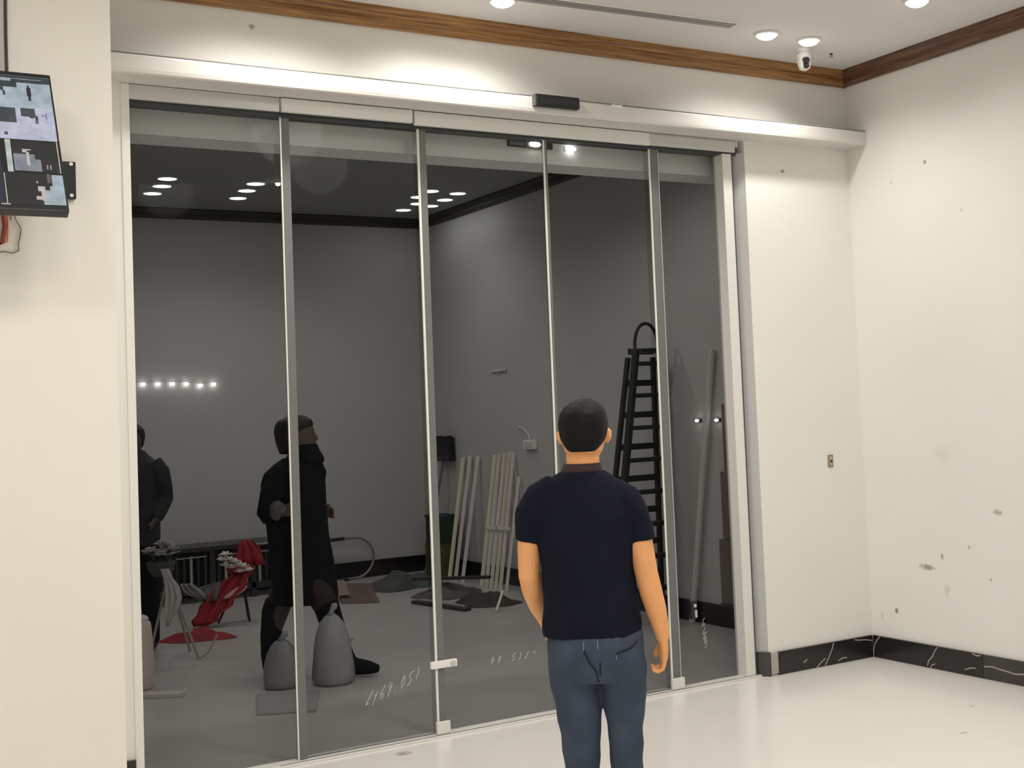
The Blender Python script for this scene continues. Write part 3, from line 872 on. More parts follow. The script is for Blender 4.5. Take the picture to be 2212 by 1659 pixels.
F1.stack(s_, [(-.006, 0, .868, .160, .120), (-.006, 0, .90, .160, .118), (-.006, 0, .95, .156, .114), (-.010, .004, 1.05, .151, .112), (-.012, .008, 1.16, .162, .118), (-.014, .010, 1.25, .172, .118), (-.018, .010, 1.31, .164, .108),
              (-.020, .010, 1.345, .138, .095), (-.020, .010, 1.372, .105, .082), (-.018, .012, 1.392, .074, .072)], 28)
F1.limb(s_, [(-.10, 0, 1.335, .058), (-.150, 0, 1.305, .064), (-.182, 0, 1.255, .060), (-.195, .0, 1.21, .052), (-.200, 0, 1.172, .046)], 16)
F1.limb(s_, [(.07, 0, 1.315, .058), (.112, -.002, 1.290, .062), (.140, -.006, 1.24, .059), (.156, -.010, 1.20, .053), (.161, -.012, 1.163, .047)], 16)
shirt = voxel('shirt', s_, 0.006, M_SHIRT, man, 5)
NORM = [v.normal.copy() for v in shirt.data.vertices]
for v in shirt.data.vertices:
    p = v.co
    k = min(1.0, max(0.0, (1.36 - p.z) / 0.15))
    v.co += NORM[v.index] * k * (0.0030 * math.sin(p.z * 30 + 16 * p.x + 4 * p.y) * math.sin(p.x * 13 + 2) + 0.0022 * math.sin(p.z * 47 - 22 * p.x))
c = MB()
F1.stack(c, [(-.018, .012, 1.375, .074, .070), (-.018, .012, 1.398, .066, .066), (-.017, .014, 1.417, .061, .064), (-.017, .014, 1.4175, .055, .058)], 24)
build('collar', c, mat('dark_maroon_collar', (0.035, 0.016, 0.018), 0.85), man, smooth=True)
j = MB()
F1.stack(j, [(.004, 0, .885, .152, .110), (.005, -.004, .83, .158, .120), (.006, -.008, .79, .157, .124), (.006, -.004, .75, .154, .114), (.007, 0, .725, .147, .095)], 28)
F1.limb(j, [(-.073, 0, .80, .080), (-.070, 0, .74, .083), (-.063, .004, .66, .0765), (-.056, .008, .58, .068), (-.055, .012, .44, .058), (-.053, .0, .25, .054), (-.050, -.006, .09, .053), (-.049, -.004, .045, .055)], 18)
F1.limb(j, [(.084, 0, .80, .078), (.086, 0, .74, .079), (.089, .0, .66, .0695), (.089, .0, .58, .060), (.0865, .004, .44, .053), (.088, -.004, .25, .051), (.090, -.008, .09, .051), (.090, -.006, .045, .053)], 18)
jeans = voxel('jeans', j, 0.006, M_JEANS, man, 14)
NORM = [v.normal.copy() for v in jeans.data.vertices]
for v in jeans.data.vertices:
    p = v.co
    v.co += NORM[v.index] * (0.0022 * math.sin(p.z * 62 + 9 * p.x) * math.sin(p.x * 17 + p.z * 11) + 0.0015 * math.sin(p.z * 23 - 14 * p.x))
M_SEAM = mat('dark_seam', (0.006, 0.008, 0.014), 0.9)
M_STITCH = mat('pale_stitch', (0.22, 0.25, 0.32), 0.8)
def seam(name, pts, r, m):
    q = on_surface(F1, jeans, pts)
    if len(q) > 1:
        build(name, MB().tube(q, r, 6), m, jeans)


seam('pocket_seam', [(.068, .822), (.085, .829), (.105, .831), (.122, .838), (.136, .850)], .0028, M_SEAM)
seam('pocket_stitch', [(.069, .806), (.069, .824)], .0014, M_STITCH)
seam('pocket_stitch', [(-.033, .838), (-.032, .852), (-.032, .866)], .0016, M_STITCH)
seam('back_seam', [(-.030, .840), (-.024, .818), (-.010, .795), (.004, .775), (.010, .74), (.016, .705)], .0028, M_SEAM)
seam('back_seam', [(.018, .80), (.016, .76), (.016, .72)], .0026, M_SEAM)
seam('belt_loop', [(.012, .842), (.012, .866)], .0016, M_STITCH)
for a_ in (-.048, .09):
    sh = MB()
    sh.tube([F1.p((a_, -.075, .035)), F1.p((a_, -.03, .045)), F1.p((a_, .04, .04)), F1.p((a_, .11, .026)), F1.p((a_, .145, .020))], [(.030, .030), (.044, .040), (.040, .042), (.026, .044), (.016, .026)], 14)
    voxel('shoe', sh, 0.006, M_BLACK, man, 2)

# ---- dark walker behind the glass (profile)
M_COAT = mat('black_wool', (0.010, 0.010, 0.012), 0.9, spec=0.15, noise=0.3, scale=9, bump=0.2)
M_DHAIR = mat('dark_hair', (0.007, 0.006, 0.006), 0.6)
M_DSKIN = mat('silhouette_skin', (0.085, 0.055, 0.04), 0.6)  # skin darkened so the figures read as silhouettes
M_GREYFUR = mat('grey_fur', (0.13, 0.125, 0.115), 0.95, noise=0.4, scale=60, bump=0.6)
wk = thing('person', 'dark walking figure in long black coat and boots behind the glass', 'person', (2.72, 7.9, 0))
F2 = Fig(wk.location, RT, FW)
b = MB()
F2.stack(b, [(-.02, 0, .55, .13, .12), (-.04, 0, .80, .15, .13), (-.05, 0, 1.05, .15, .13), (-.05, 0, 1.2, .15, .15), (-.04, 0, 1.30, .12, .12), (-.03, 0, 1.36, .07, .07), (-.02, 0, 1.42, .062, .06)])
F2.stack(b, [(.02, 0, 1.375, .04, .03), (.01, 0, 1.40, .075, .055), (-.005, 0, 1.44, .095, .07), (-.02, 0, 1.49, .105, .08), (-.03, 0, 1.54, .108, .082), (-.035, 0, 1.58, .09, .07), (-.035, 0, 1.60, .05, .045)])
F2.limb(b, [(.075, 0, 1.51, .010), (.090, 0, 1.485, .013), (.095, 0, 1.475, .014), (.08, 0, 1.465, .012)], 8)
F2.limb(b, [(.072, 0, 1.44, .014), (.078, 0, 1.425, .014), (.072, 0, 1.40, .018)], 8)
F2.limb(b, [(-.08, .03, .60, .09), (-.17, .05, .45, .065), (-.225, .06, .30, .055), (-.25, .06, .12, .045), (-.245, .06, .05, .04), (-.17, .06, .03, .03)])
F2.limb(b, [(.04, -.05, .60, .09), (.12, -.06, .45, .07), (.18, -.06, .30, .055), (.215, -.06, .16, .045), (.26, -.06, .07, .04), (.38, -.06, .045, .03)])
for sd, elb, hnd in ((-1, (-.18, -.19, 1.03), (-.075, -.20, 1.045)), (1, (-.06, .19, 1.03), (.08, .18, 1.0))):
    F2.limb(b, [(-.06, sd * .15, 1.28, .055), (elb[0] + .03, elb[1], 1.14, .048), (*elb, .042), ((elb[0] + hnd[0]) / 2, (elb[1] + hnd[1]) / 2, (elb[2] + hnd[2]) / 2 - .005, .035), (*hnd, .026)])
    for k in range(4):
        F2.limb(b, [(hnd[0] - .01, hnd[1] + (k - 1.5) * .004, hnd[2] + (k - 1.5) * .017, .011), (hnd[0] + .045, hnd[1] + (k - 1.5) * .004, hnd[2] + (k - 1.5) * .019, .010), (hnd[0] + .07, hnd[1] - sd * .02, hnd[2] + (k - 1.5) * .018 - .01, .009), (hnd[0] + .06, hnd[1] - sd * .035, hnd[2] + (k - 1.5) * .018 - .014, .007)], 8)
    F2.limb(b, [(hnd[0], hnd[1], hnd[2] + .02, .011), (hnd[0] + .03, hnd[1] - sd * .02, hnd[2] + .045, .010), (hnd[0] + .055, hnd[1] - sd * .028, hnd[2] + .045, .008)], 8)
voxel('body', b, 0.008, M_DSKIN, wk, 3)
h = MB()
F2.stack(h, [(-.105, 0, 1.385, .035, .05), (-.095, 0, 1.42, .055, .075), (-.085, 0, 1.46, .078, .088), (-.062, 0, 1.52, .110, .098), (-.045, 0, 1.565, .122, .10), (-.04, 0, 1.595, .105, .085), (-.032, 0, 1.618, .062, .05), (-.03, 0, 1.626, .03, .025)], 22)
voxel('hair', h, 0.008, M_DHAIR, wk, 3)
s_ = MB()
F2.stack(s_, [(-.004, 0, .455, .200, .155), (-.004, 0, .52, .203, .155), (-.018, 0, .70, .197, .155), (-.040, 0, .88, .190, .155), (-.052, 0, 1.05, .193, .165), (-.062, 0, 1.20, .200, .185), (-.058, 0, 1.27, .180, .175), (-.040, 0, 1.325, .135, .13), (-.03, 0, 1.36, .09, .09)], 26)
F2.limb(s_, [(-.06, -.15, 1.28, .08), (-.15, -.19, 1.15, .072), (-.178, -.195, 1.03, .064), (-.155, -.2, 1.01, .06)], 14)
F2.limb(s_, [(-.06, .15, 1.28, .08), (-.06, .19, 1.14, .070), (-.06, .19, 1.03, .062), (.03, .185, 1.005, .05), (.07, .18, 1.0, .045)], 14)
coat = voxel('coat', s_, 0.009, M_COAT, wk, 3)
s_ = MB()
F2.stack(s_, [(.0, 0, 1.30, .10, .10), (.02, 0, 1.33, .118, .105), (.024, 0, 1.365, .110, .10), (.018, 0, 1.40, .092, .085), (.018, 0, 1.43, .082, .074), (.018, 0, 1.445, .074, .068)], 18)
voxel('scarf', s_, 0.008, M_COAT, wk, 3)
s_ = MB()
F2.limb(s_, [(.03, .0, 1.20, .05), (.085, 0, 1.19, .062), (.10, 0, 1.27, .05), (.09, 0, 1.32, .035)], 12)
voxel('coat_lapel', s_, 0.009, M_COAT, wk, 3)
s_ = MB()
F2.limb(s_, [(-.150, -.215, 1.085, .030), (-.120, -.222, 1.075, .046), (-.085, -.222, 1.055, .040), (-.065, -.220, 1.035, .026)], 12)
F2.limb(s_, [(-.135, -.22, 1.05, .034), (-.115, -.222, 1.015, .030), (-.095, -.22, 1.0, .018)], 10)
voxel('fur_cuff', s_, 0.008, M_GREYFUR, wk, 1)
s_ = MB()
F2.limb(s_, [(-.10, .05, .62, .09), (-.17, .06, .50, .08), (-.205, .06, .42, .07), (-.235, .06, .30, .062)], 14)
F2.limb(s_, [(.05, -.05, .62, .09), (.105, -.06, .50, .085), (.140, -.06, .42, .074), (.180, -.06, .30, .066)], 14)
voxel('trousers', s_, 0.009, mat('dark_brown_trousers', (0.028, 0.016, 0.014), 0.9), wk, 2)
s_ = MB()
F2.limb(s_, [(-.20, .06, .46, .075), (-.228, .06, .40, .070), (-.245, .06, .24, .066), (-.25, .06, .13, .060), (-.245, .06, .055, .055)], 14)
F2.limb(s_, [(-.29, .06, .040, .040), (-.24, .06, .048, .045), (-.17, .06, .035, .032)], 12)
voxel('boot', s_, 0.008, M_COAT, wk, 2)
s_ = MB()
F2.limb(s_, [(.13, -.06, .46, .080), (.165, -.06, .34, .074), (.205, -.06, .22, .068), (.235, -.06, .13, .062), (.27, -.06, .07, .055)], 14)
F2.limb(s_, [(.22, -.06, .05, .048), (.30, -.06, .065, .055), (.39, -.06, .052, .042), (.45, -.06, .042, .024)], 12)
bt = voxel('boot', s_, 0.008, M_COAT, wk, 2)
build('boot_trim', MB().tube([F2.p((.225 + .070 * math.cos(q * .5236), -.06 + .070 * math.sin(q * .5236), .195 + .035 * math.cos(q * .5236))) for q in range(12)], .006, 6, closed=True), mat('grey_boot_trim', (0.30, 0.29, 0.27), 0.7), bt)

# ---- dark standing figure half hidden by the jamb
M_JACK = mat('slate_jacket', (0.020, 0.023, 0.028), 0.85, noise=0.2, scale=8, bump=0.2)
sm_ = thing('person', 'dark standing figure in a slate jacket, half hidden by the cream pier', 'person', (2.135, 9.715, 0))
F3 = Fig(sm_.location, RT, FW)
b = MB()
F3.stack(b, [(-.03, 0, .75, .14, .10), (-.03, 0, .95, .14, .10), (-.03, 0, 1.15, .15, .10), (-.03, 0, 1.3, .15, .09), (-.03, 0, 1.37, .07, .06), (-.035, 0, 1.44, .05, .055)])
F3.stack(b, [(-.04, -.02, 1.40, .04, .05), (-.045, -.02, 1.45, .062, .08), (-.045, -.01, 1.50, .072, .09), (-.045, 0, 1.55, .073, .09), (-.045, 0, 1.59, .05, .06)])
F3.limb(b, [(-.045, -.10, 1.52, .010), (-.045, -.118, 1.49, .013), (-.045, -.105, 1.48, .012)], 8)
F3.limb(b, [(-.10, 0, .78, .08), (-.11, 0, .45, .055), (-.11, 0, .08, .04), (-.11, -.07, .03, .035)])
F3.limb(b, [(.05, 0, .78, .08), (.06, 0, .45, .055), (.06, 0, .08, .04), (.06, -.07, .03, .035)])
for sd in (-1, 1):
    F3.limb(b, [(-.03 + sd * .15, 0, 1.33, .05), (-.03 + sd * .20, 0, 1.2, .045), (-.03 + sd * .215, .02, 1.07, .04), (-.03 + sd * .19, -.05, .97, .033), (-.03 + sd * .165, -.08, .92, .028)])
    for k in range(4):
        F3.limb(b, [(-.03 + sd * .165, -.085 + k * .016 - .024, .925, .012), (-.03 + sd * .15, -.10 + k * .018 - .027, .875, .010), (-.03 + sd * .135, -.10 + k * .018 - .027, .85 + .004 * k, .008)], 8)
    F3.limb(b, [(-.03 + sd * .16, -.11, .92, .012), (-.03 + sd * .13, -.135, .89, .009)], 8)
voxel('body', b, 0.009, M_DSKIN, sm_, 3)
h = MB()
F3.stack(h, [(-.045, .05, 1.44, .055, .04), (-.045, .03, 1.48, .072, .072), (-.045, .02, 1.53, .082, .095), (-.045, .01, 1.575, .078, .095), (-.045, .01, 1.605, .055, .065), (-.045, .01, 1.622, .025, .03)], 18)
voxel('hair', h, 0.009, M_DHAIR, sm_, 3)
s_ = MB()
F3.stack(s_, [(-.03, 0, .74, .165, .125), (-.03, 0, .90, .170, .128), (-.03, 0, 1.10, .172, .13), (-.03, 0, 1.25, .180, .125), (-.03, 0, 1.33, .165, .11), (-.032, 0, 1.385, .105, .085), (-.034, 0, 1.425, .068, .068)], 24)
for sd in (-1, 1):
    F3.limb(s_, [(-.03 + sd * .13, 0, 1.33, .068), (-.03 + sd * .185, 0, 1.26, .066), (-.03 + sd * .205, .0, 1.16, .060), (-.03 + sd * .208, .015, 1.07, .057), (-.03 + sd * .19, -.045, .98, .047), (-.03 + sd * .172, -.075, .935, .042)], 14)
voxel('jacket', s_, 0.009, M_JACK, sm_, 3)
s_ = MB()
F3.limb(s_, [(-.09, 0, .86, .095), (-.105, 0, .6, .075), (-.11, 0, .3, .062), (-.11, 0, .06, .058)], 14)
F3.limb(s_, [(.04, 0, .86, .095), (.055, 0, .6, .075), (.06, 0, .3, .062), (.06, 0, .06, .058)], 14)
voxel('trousers', s_, 0.009, M_COAT, sm_, 3)
for a_ in (-.11, .06):
    s_ = MB()
    s_.tube([F3.p((a_, .06, .04)), F3.p((a_, 0, .045)), F3.p((a_, -.09, .035)), F3.p((a_, -.15, .025))], [.03, .045, .042, .022], 12)
    voxel('shoe', s_, 0.009, M_BLACK, sm_, 2)

# ------------------------------------------------------------------ things in the stand-in mirror room
# low slatted cabinet on the end wall
M_CAB = mat('dark_lacquer', (0.030, 0.030, 0.031), 0.3, noise=0.2)
M_CABE = mat('pale_bench_edge', (0.36, 0.34, 0.32), 0.35)  # paler tone for the top edge, rails and some slats
t = thing('slatted_bench', 'low dark slatted bench along the end wall of the stand-in mirror room', 'bench', (3.2, YB - 0.28, 0))
bx0, bx1, by0, by1 = 2.45, 3.98, YB - 0.48, YB - 0.08
build('top_board', MB().box(bx0 - .02, bx1 + .02, by0 - .02, by1 + .02, 0.455, 0.495), M_CAB, t, 0.006)
build('top_edge', MB().box(3.55, bx1 + .015, by0 - .026, by0 - .019, 0.470, 0.488), M_CABE, t)
build('lower_rail', MB().box(bx0, bx1, by0, by0 + .05, 0.075, 0.135), M_CAB, t, 0.004)
build('back_board', MB().box(bx0, bx1, by1 - .03, by1, 0.02, 0.455), M_CAB, t)
posts = [bx0 + k * (bx1 - bx0 - .05) / 4 for k in range(5)]
for x in posts:
    build('post', MB().box(x, x + .05, by0, by0 + .05, 0, 0.455), M_CAB, t, 0.003)
for k in range(4):
    x0, x1 = posts[k] + .075, posts[k + 1] - .025
    n = 5
    for i in range(n):
        xs = x0 + (x1 - x0 - .022) * i / (n - 1)
        build('slat', MB().box(xs, xs + .022, by0 + .012, by0 + .03, 0.135, 0.42), M_CABE if (i + k) % 3 == 0 else M_CAB, t)
    build('panel_rail', MB().box(x0, x1, by0 + .006, by0 + .032, 0.40, 0.412), M_CABE, t)

# tubular hoop frame
t = thing('hoop_frame', 'thin bent metal hoop frame on the floor by the end wall', 'frame', (4.75, 12.15, 0))
yy = YB - 0.10
hp_ = [(4.40, 0.405), (4.55, 0.41), (4.66, 0.41)] + [(4.70 + 0.205 * math.sin(a), 0.212 + 0.2 * math.cos(a)) for a in [math.pi * k / 12 for k in range(1, 12)]] + [(4.66, 0.0125), (4.45, 0.0125)]
build('hoop', MB().tube([(x, yy, z) for x, z in hp_], 0.0115, 10), mat('grey_tube', (0.30, 0.30, 0.30), 0.35, 0.5), t, smooth=True)
build('grip', MB().tube([(4.38, yy, 0.405), (4.60, yy, 0.41)], 0.018, 10), M_BLACK, t)
build('foot', MB().box(4.40, 4.62, yy - .06, yy + .06, 0, 0.022), M_BLACK, t, 0.004)

# flower stands
M_PETAL = mat('grey_white_petal', (0.50, 0.48, 0.45), 0.8, noise=0.4, scale=40)
M_RIB = mat('white_satin', (0.55, 0.53, 0.50), 0.45, noise=0.2, scale=6)
M_RED = mat('red_cloth', (0.36, 0.012, 0.03), 0.7, noise=0.35, scale=7)
M_STICK = mat('bare_stick', (0.34, 0.32, 0.29), 0.6)
M_LEAF = mat('dark_leaf', (0.03, 0.045, 0.03), 0.6)


def flower(mb, c, r, seed):
    rnd = random.Random(seed)
    for ring, (n, tilt, rr) in enumerate(((6, 0.35, 1.0), (5, 0.9, 0.8), (3, 1.3, 0.5))):
        for k in range(n):
            a = 2 * math.pi * (k + 0.5 * ring) / n + rnd.uniform(-.2, .2)
            d = Vector((math.cos(a) * math.cos(tilt), math.sin(a) * math.cos(tilt), math.sin(tilt)))
            s = Vector((-math.sin(a), math.cos(a), 0))
            p0, p1, p2 = Vector(c), Vector(c) + d * r * rr * 0.6, Vector(c) + d * r * rr
            w_ = r * rr * 0.32
            up = d.cross(s) * 0.004
            mb.hexa([p0 - s * w_ * .3, p1 - s * w_, p1 + s * w_, p0 + s * w_ * .3, p0 - s * w_ * .3 + up, p1 - s * w_ + up, p1 + s * w_ + up, p0 + s * w_ * .3 + up])
            mb.hexa([p1 - s * w_, p2 - s * w_ * .3, p2 + s * w_ * .3, p1 + s * w_, p1 - s * w_ + up, p2 - s * w_ * .3 + up, p2 + s * w_ * .3 + up, p1 + s * w_ + up])
    return mb


def drape(fig, spine, name, m, parent, thick=0.006):
    """spine: (a, b, z, half width a, depth ripple)"""
    mb = MB()
    n = 9
    rows = []
    for (a, b_, z, hw, rp) in spine:
        rows.append([fig.p((a + hw * (2 * k / (n - 1) - 1), b_ + rp * math.sin(k * 2.1 + z * 9), z)) for k in range(n)])
    off = fig.b * thick
    v = [p for r in rows for p in r] + [p + off for r in rows for p in r]
    m_ = len(rows)
    K = m_ * n
    f = []
    for i in range(m_ - 1):
        for k in range(n - 1):
            q = (i * n + k, i * n + k + 1, (i + 1) * n + k + 1, (i + 1) * n + k)
            f += [q, tuple(reversed([x + K for x in q]))]
    rim = [k for k in range(n)] + [i * n + n - 1 for i in range(1, m_)] + [(m_ - 1) * n + k for k in range(n - 2, -1, -1)] + [i * n for i in range(m_ - 2, 0, -1)]
    for i in range(len(rim)):
        x, y = rim[i], rim[(i + 1) % len(rim)]
        f.append((x, x + K, y + K, y))
    mb.add(v, f)
    return build(name, mb, m, parent, smooth=True)


st1 = thing('flower_stand', 'flower stand with a grey-white bouquet and hanging white ribbon behind the glass', 'flower stand', (2.269, 9.211, 0))
G1f = Fig(st1.location, RT, FW)
for (a, b_) in ((.157, -.10), (-.19, -.08), (.0, .20)):
    build('leg', MB().tube([G1f.p((-.08, .02, .56)), G1f.p((a, b_, .006))], .009, 8), M_STICK, st1)
bw = MB()
G1f.stack(bw, [(-.12, 0, .56, .05, .05), (-.12, 0, .60, .085, .08), (-.12, 0, .66, .10, .095), (-.12, 0, .665, .088, .08)], 16)
build('basket', bw, mat('grey_wicker', (0.10, 0.095, 0.09), 0.8, noise=0.4, scale=40), st1)
for k in range(12):
    rnd = random.Random(k)
    a = 2 * math.pi * k / 9
    rr = .075 if k < 9 else .02
    flo = build('flower', flower(MB(), G1f.p((-.12 + rr * math.cos(a), rr * math.sin(a), .69 + rnd.uniform(0, .05) + (.05 if k >= 9 else 0))), .062, k), M_PETAL, st1)
for k in range(6):
    a = 2 * math.pi * k / 6 + .3
    p0, p1 = G1f.p((-.12 + .06 * math.cos(a), .06 * math.sin(a), .66)), G1f.p((-.12 + .125 * math.cos(a), .12 * math.sin(a), .70 + .01 * k))
    build('leaf', MB().bar(p0, p1, .03, .003), M_LEAF, st1)
drape(G1f, [(-.06, -.10, .62, .03, .004), (-.035, -.11, .56, .030, .008), (-.005, -.12, .50, .045, .012), (.005, -.13, .42, .055, .014), (-.015, -.13, .34, .046, .012), (-.035, -.13, .28, .026, .008), (-.042, -.13, .235, .010, .004)], 'ribbon', M_RIB, st1)
drape(G1f, [(.075, -.08, .51, .04, .01), (.12, -.09, .46, .06, .012), (.16, -.10, .43, .05, .01), (.20, -.10, .405, .012, .003)], 'bow', mat('grey_satin', (0.22, 0.215, 0.21), 0.5), st1)
tag(build('stick', MB().tube([G1f.p((.274, -.05, .155)), G1f.p((.232, -.12, .05)), G1f.p((.175, -.165, .0055))], .006, 8), M_STICK), 'thin pale stick slanting to the floor beside the flower stand', 'stick')

st2 = thing('flower_stand', 'flower stand with white blooms and red cloth before the slatted bench', 'flower stand', (2.95, 10.55, 0))
G2f = Fig(st2.location, RT, FW)
for (a, b_) in ((.22, -.06), (-.02, -.10), (.14, .18)):
    build('leg', MB().tube([G2f.p((.14, .02, .40)), G2f.p((a, b_, .006))], .010, 8), M_BLACKM, st2)
bw = MB()
G2f.stack(bw, [(.14, 0, .34, .06, .06), (.14, 0, .39, .10, .085), (.14, 0, .43, .115, .095), (.14, 0, .435, .10, .08)], 16)
build('basket', bw, M_RED, st2)
for k, (a, z) in enumerate(((.03, .50), (.06, .54), (.09, .50), (.06, .455), (.13, .48), (.165, .455), (.20, .44), (.235, .41), (.11, .44), (.17, .40))):
    build('flower', flower(MB(), G2f.p((a, -.12, z)), .052, k + 30), mat('cream_petal', (0.80, 0.76, 0.72), 0.7) if k == 0 else bpy.data.materials['cream_petal'], st2)
drape(G2f, [(.17, .06, .64, .05, .01), (.20, .05, .58, .085, .015), (.20, .03, .50, .11, .02), (.22, .02, .44, .11, .02)], 'red_backing', M_RED, st2)
drape(G2f, [(.16, -.10, .385, .05, .02), (.12, -.13, .34, .10, .035), (.09, -.16, .28, .135, .04), (.03, -.19, .22, .115, .045), (.0, -.22, .16, .14, .04), (-.05, -.25, .10, .095, .03), (-.07, -.28, .055, .11, .02), (-.10, -.31, .02, .05, .01)], 'red_cloth', M_RED, st2)
drape(G2f, [(.20, -.14, .30, .03, .01), (.16, -.16, .265, .055, .01), (.11, -.19, .23, .05, .01), (.07, -.21, .21, .015, .004)], 'white_wrap', mat('pinkish_wrap', (0.60, 0.46, 0.42), 0.6), st2)
drape(G2f, [(.0, -.16, .34, .02, .01), (-.06, -.18, .30, .09, .01), (-.09, -.2, .25, .11, .015), (-.06, -.22, .20, .07, .01)], 'grey_wrap', mat('grey_wrap', (0.13, 0.13, 0.135), 0.6), st2)
# pale bin and the flat strip on the floor
t = thing('bin', 'pale pinkish bin half hidden by the cream pier', 'bin', (1.83, 8.288, 0))
c_ = Vector((1.80, 8.31, 0))
build('bucket', MB().tube([c_ + Vector((0, 0, z)) for z in (0, .015, .10, .25, .37, .40, .415)], [.075, .082, .088, .084, .076, .070, .05], 22, flat=((1, 0, 0), (0, 1, 0))), mat('pinkish_plastic', (0.62, 0.52, 0.50), 0.45), t, smooth=True)
build('lid', MB().ball(c_ + Vector((0, 0, .42)), .062, .062, .03, 18, 7), mat('pinkish_plastic_lid', (0.66, 0.56, 0.54), 0.4), t, smooth=True)
t = thing('floor_strip', 'pale strip of board lying flat on the grey floor by the pale bin', 'board', (1.9, 7.98, 0))
build('board', MB().hexa([(x, y, z) for z in (.001, .022) for x, y in ((1.70, 8.02), (1.955, 7.865), (1.99, 7.95), (1.74, 8.13))]), mat('pale_board', (0.55, 0.53, 0.48), 0.6), t)
build('lip', MB().hexa([(x, y, z) for z in (.022, .034) for x, y in ((1.955, 7.865), (1.945, 7.871), (1.98, 7.956), (1.99, 7.95))]), mat('pale_board_lip', (0.6, 0.57, 0.52), 0.6), t)

# pale plastic sacks between the walker's boots
def sack(base, rx, ry, hgt, label, m, seed):
    t = thing('sack', label, 'sack', (base[0], base[1], 0))
    rnd = random.Random(seed)
    g = Fig((base[0], base[1], 0), RT, FW)
    n = 24
    mb = MB()
    prof = [(0.002, .82), (.04, .97), (.14, 1.0), (.30, .97), (.5, .88), (.70, .74), (.84, .56), (.92, .34), (.955, .16)]
    rings = []
    ph = [rnd.uniform(0, 6.28) for _ in range(4)]
    for z, s in prof:
        ring = []
        for k in range(n):
            a = 2 * math.pi * k / n
            w_ = 1 + .05 * math.sin(3 * a + ph[0] + z * 4) + .04 * math.sin(7 * a + ph[1] - z * 6)
            ring.append(g.p((rx * s * w_ * math.cos(a), ry * s * w_ * math.sin(a), z * hgt)))
        rings.append(ring)
    v = [p for r in rings for p in r]
    f = [tuple(reversed(range(n))), tuple((len(rings) - 1) * n + k for k in range(n))]
    for i in range(len(rings) - 1):
        for k in range(n):
            f.append((i * n + k, i * n + (k + 1) % n, (i + 1) * n + (k + 1) % n, (i + 1) * n + k))
    build('bag', mb.add(v, f), m, t, smooth=True)
    build('knot', MB().tube([g.p((0, 0, hgt * .93)), g.p((.004, 0, hgt * 1.0)), g.p((.02, 0, hgt * 1.06)), g.p((.035, 0, hgt * 1.08))], [.028, .014, .022, .010], 10), m, t, smooth=True)
    return t


M_SACK = mat('pale_grey_plastic', (0.30, 0.30, 0.32), 0.4, noise=0.12, scale=6)
M_SACK2 = mat('grey_plastic', (0.235, 0.235, 0.25), 0.4, noise=0.12, scale=6)
sack((2.49, 7.70, 0), .115, .09, .30, 'squat grey plastic sack beside the walking figure\'s rear boot', M_SACK2, 1)
sack((2.76, 7.58, 0), .125, .10, .44, 'taller pale grey plastic sack before the walking figure', M_SACK, 2)
tag(build('floor_mat', MB().hexa([(x, y, z) for z in (.001, .010) for x, y in ((2.14, 7.075), (2.42, 6.935), (2.62, 7.42), (2.30, 7.60))]), mat('dull_grey_mat', (0.30, 0.29, 0.285), 0.8)), 'thin dull grey mat lying on the floor before the sacks', 'mat')

# cardboard and rubble
M_CARD = mat('brown_cardboard', (0.17, 0.12, 0.095), 0.8, noise=0.3, scale=8)
t = thing('cardboard', 'folded brown cardboard sheet on the floor below the hoop frame', 'cardboard', (4.1, 10.75, 0))
build('sheet', MB().hexa([(4.0, 10.70, .001), (4.26, 10.50, .001), (4.42, 11.10, .001), (4.12, 11.10, .001), (4.0, 10.71, .006), (4.26, 10.51, .008), (4.42, 11.09, .10), (4.12, 11.09, .13)]), M_CARD, t)
build('flap', MB().bar((4.06, 10.80, .06), (4.10, 11.05, .16), .10, .006), mat('pinkish_cardboard', (0.27, 0.19, 0.17), 0.8), t)


def heap(name, label, cat, c, rx, ry, hgt, m, seed, rot=0.0, n=22):
    rnd = random.Random(seed)
    ph = [rnd.uniform(0, 6.28) for _ in range(6)]
    mb = MB()
    top, bot = [], []
    cr, sr = math.cos(rot), math.sin(rot)
    for i in range(n):
        for k in range(n):
            u, v_ = 2 * i / (n - 1) - 1, 2 * k / (n - 1) - 1
            ang = math.atan2(v_, u)
            sq = max(abs(u), abs(v_)) / max(1e-6, math.hypot(u, v_))
            uu, vv = u * sq, v_ * sq
            rad = math.hypot(uu, vv)
            edge = 1 + .12 * math.sin(3 * ang + ph[0]) + .08 * math.sin(5 * ang + ph[1])
            z = hgt * max(0, 1 - rad ** 1.6) * (.7 + .45 * math.sin(4 * u + ph[2]) * math.cos(5 * v_ + ph[3])) + .012 * abs(math.sin(9 * u + ph[4]) * math.cos(8 * v_ + ph[5])) * (1 - rad ** 3)
            x, y = uu * rx * edge, vv * ry * edge
            p = Vector((c[0] + x * cr - y * sr, c[1] + x * sr + y * cr, max(.004, z)))
            top.append(p)
            bot.append(Vector((p.x, p.y, .0006)))
    K = n * n
    f = []
    for i in range(n - 1):
        for k in range(n - 1):
            q = (i * n + k, (i + 1) * n + k, (i + 1) * n + k + 1, i * n + k + 1)
            f += [q, tuple(reversed([x + K for x in q]))]
    rim = [k for k in range(n)] + [i * n + n - 1 for i in range(1, n)] + [(n - 1) * n + k for k in range(n - 2, -1, -1)] + [i * n for i in range(n - 2, 0, -1)]
    for i in range(len(rim)):
        x, y = rim[i], rim[(i + 1) % len(rim)]
        f.append((x, y, y + K, x + K))
    return tag(build(name, mb.add(top + bot, f), m, smooth=True), label, cat)


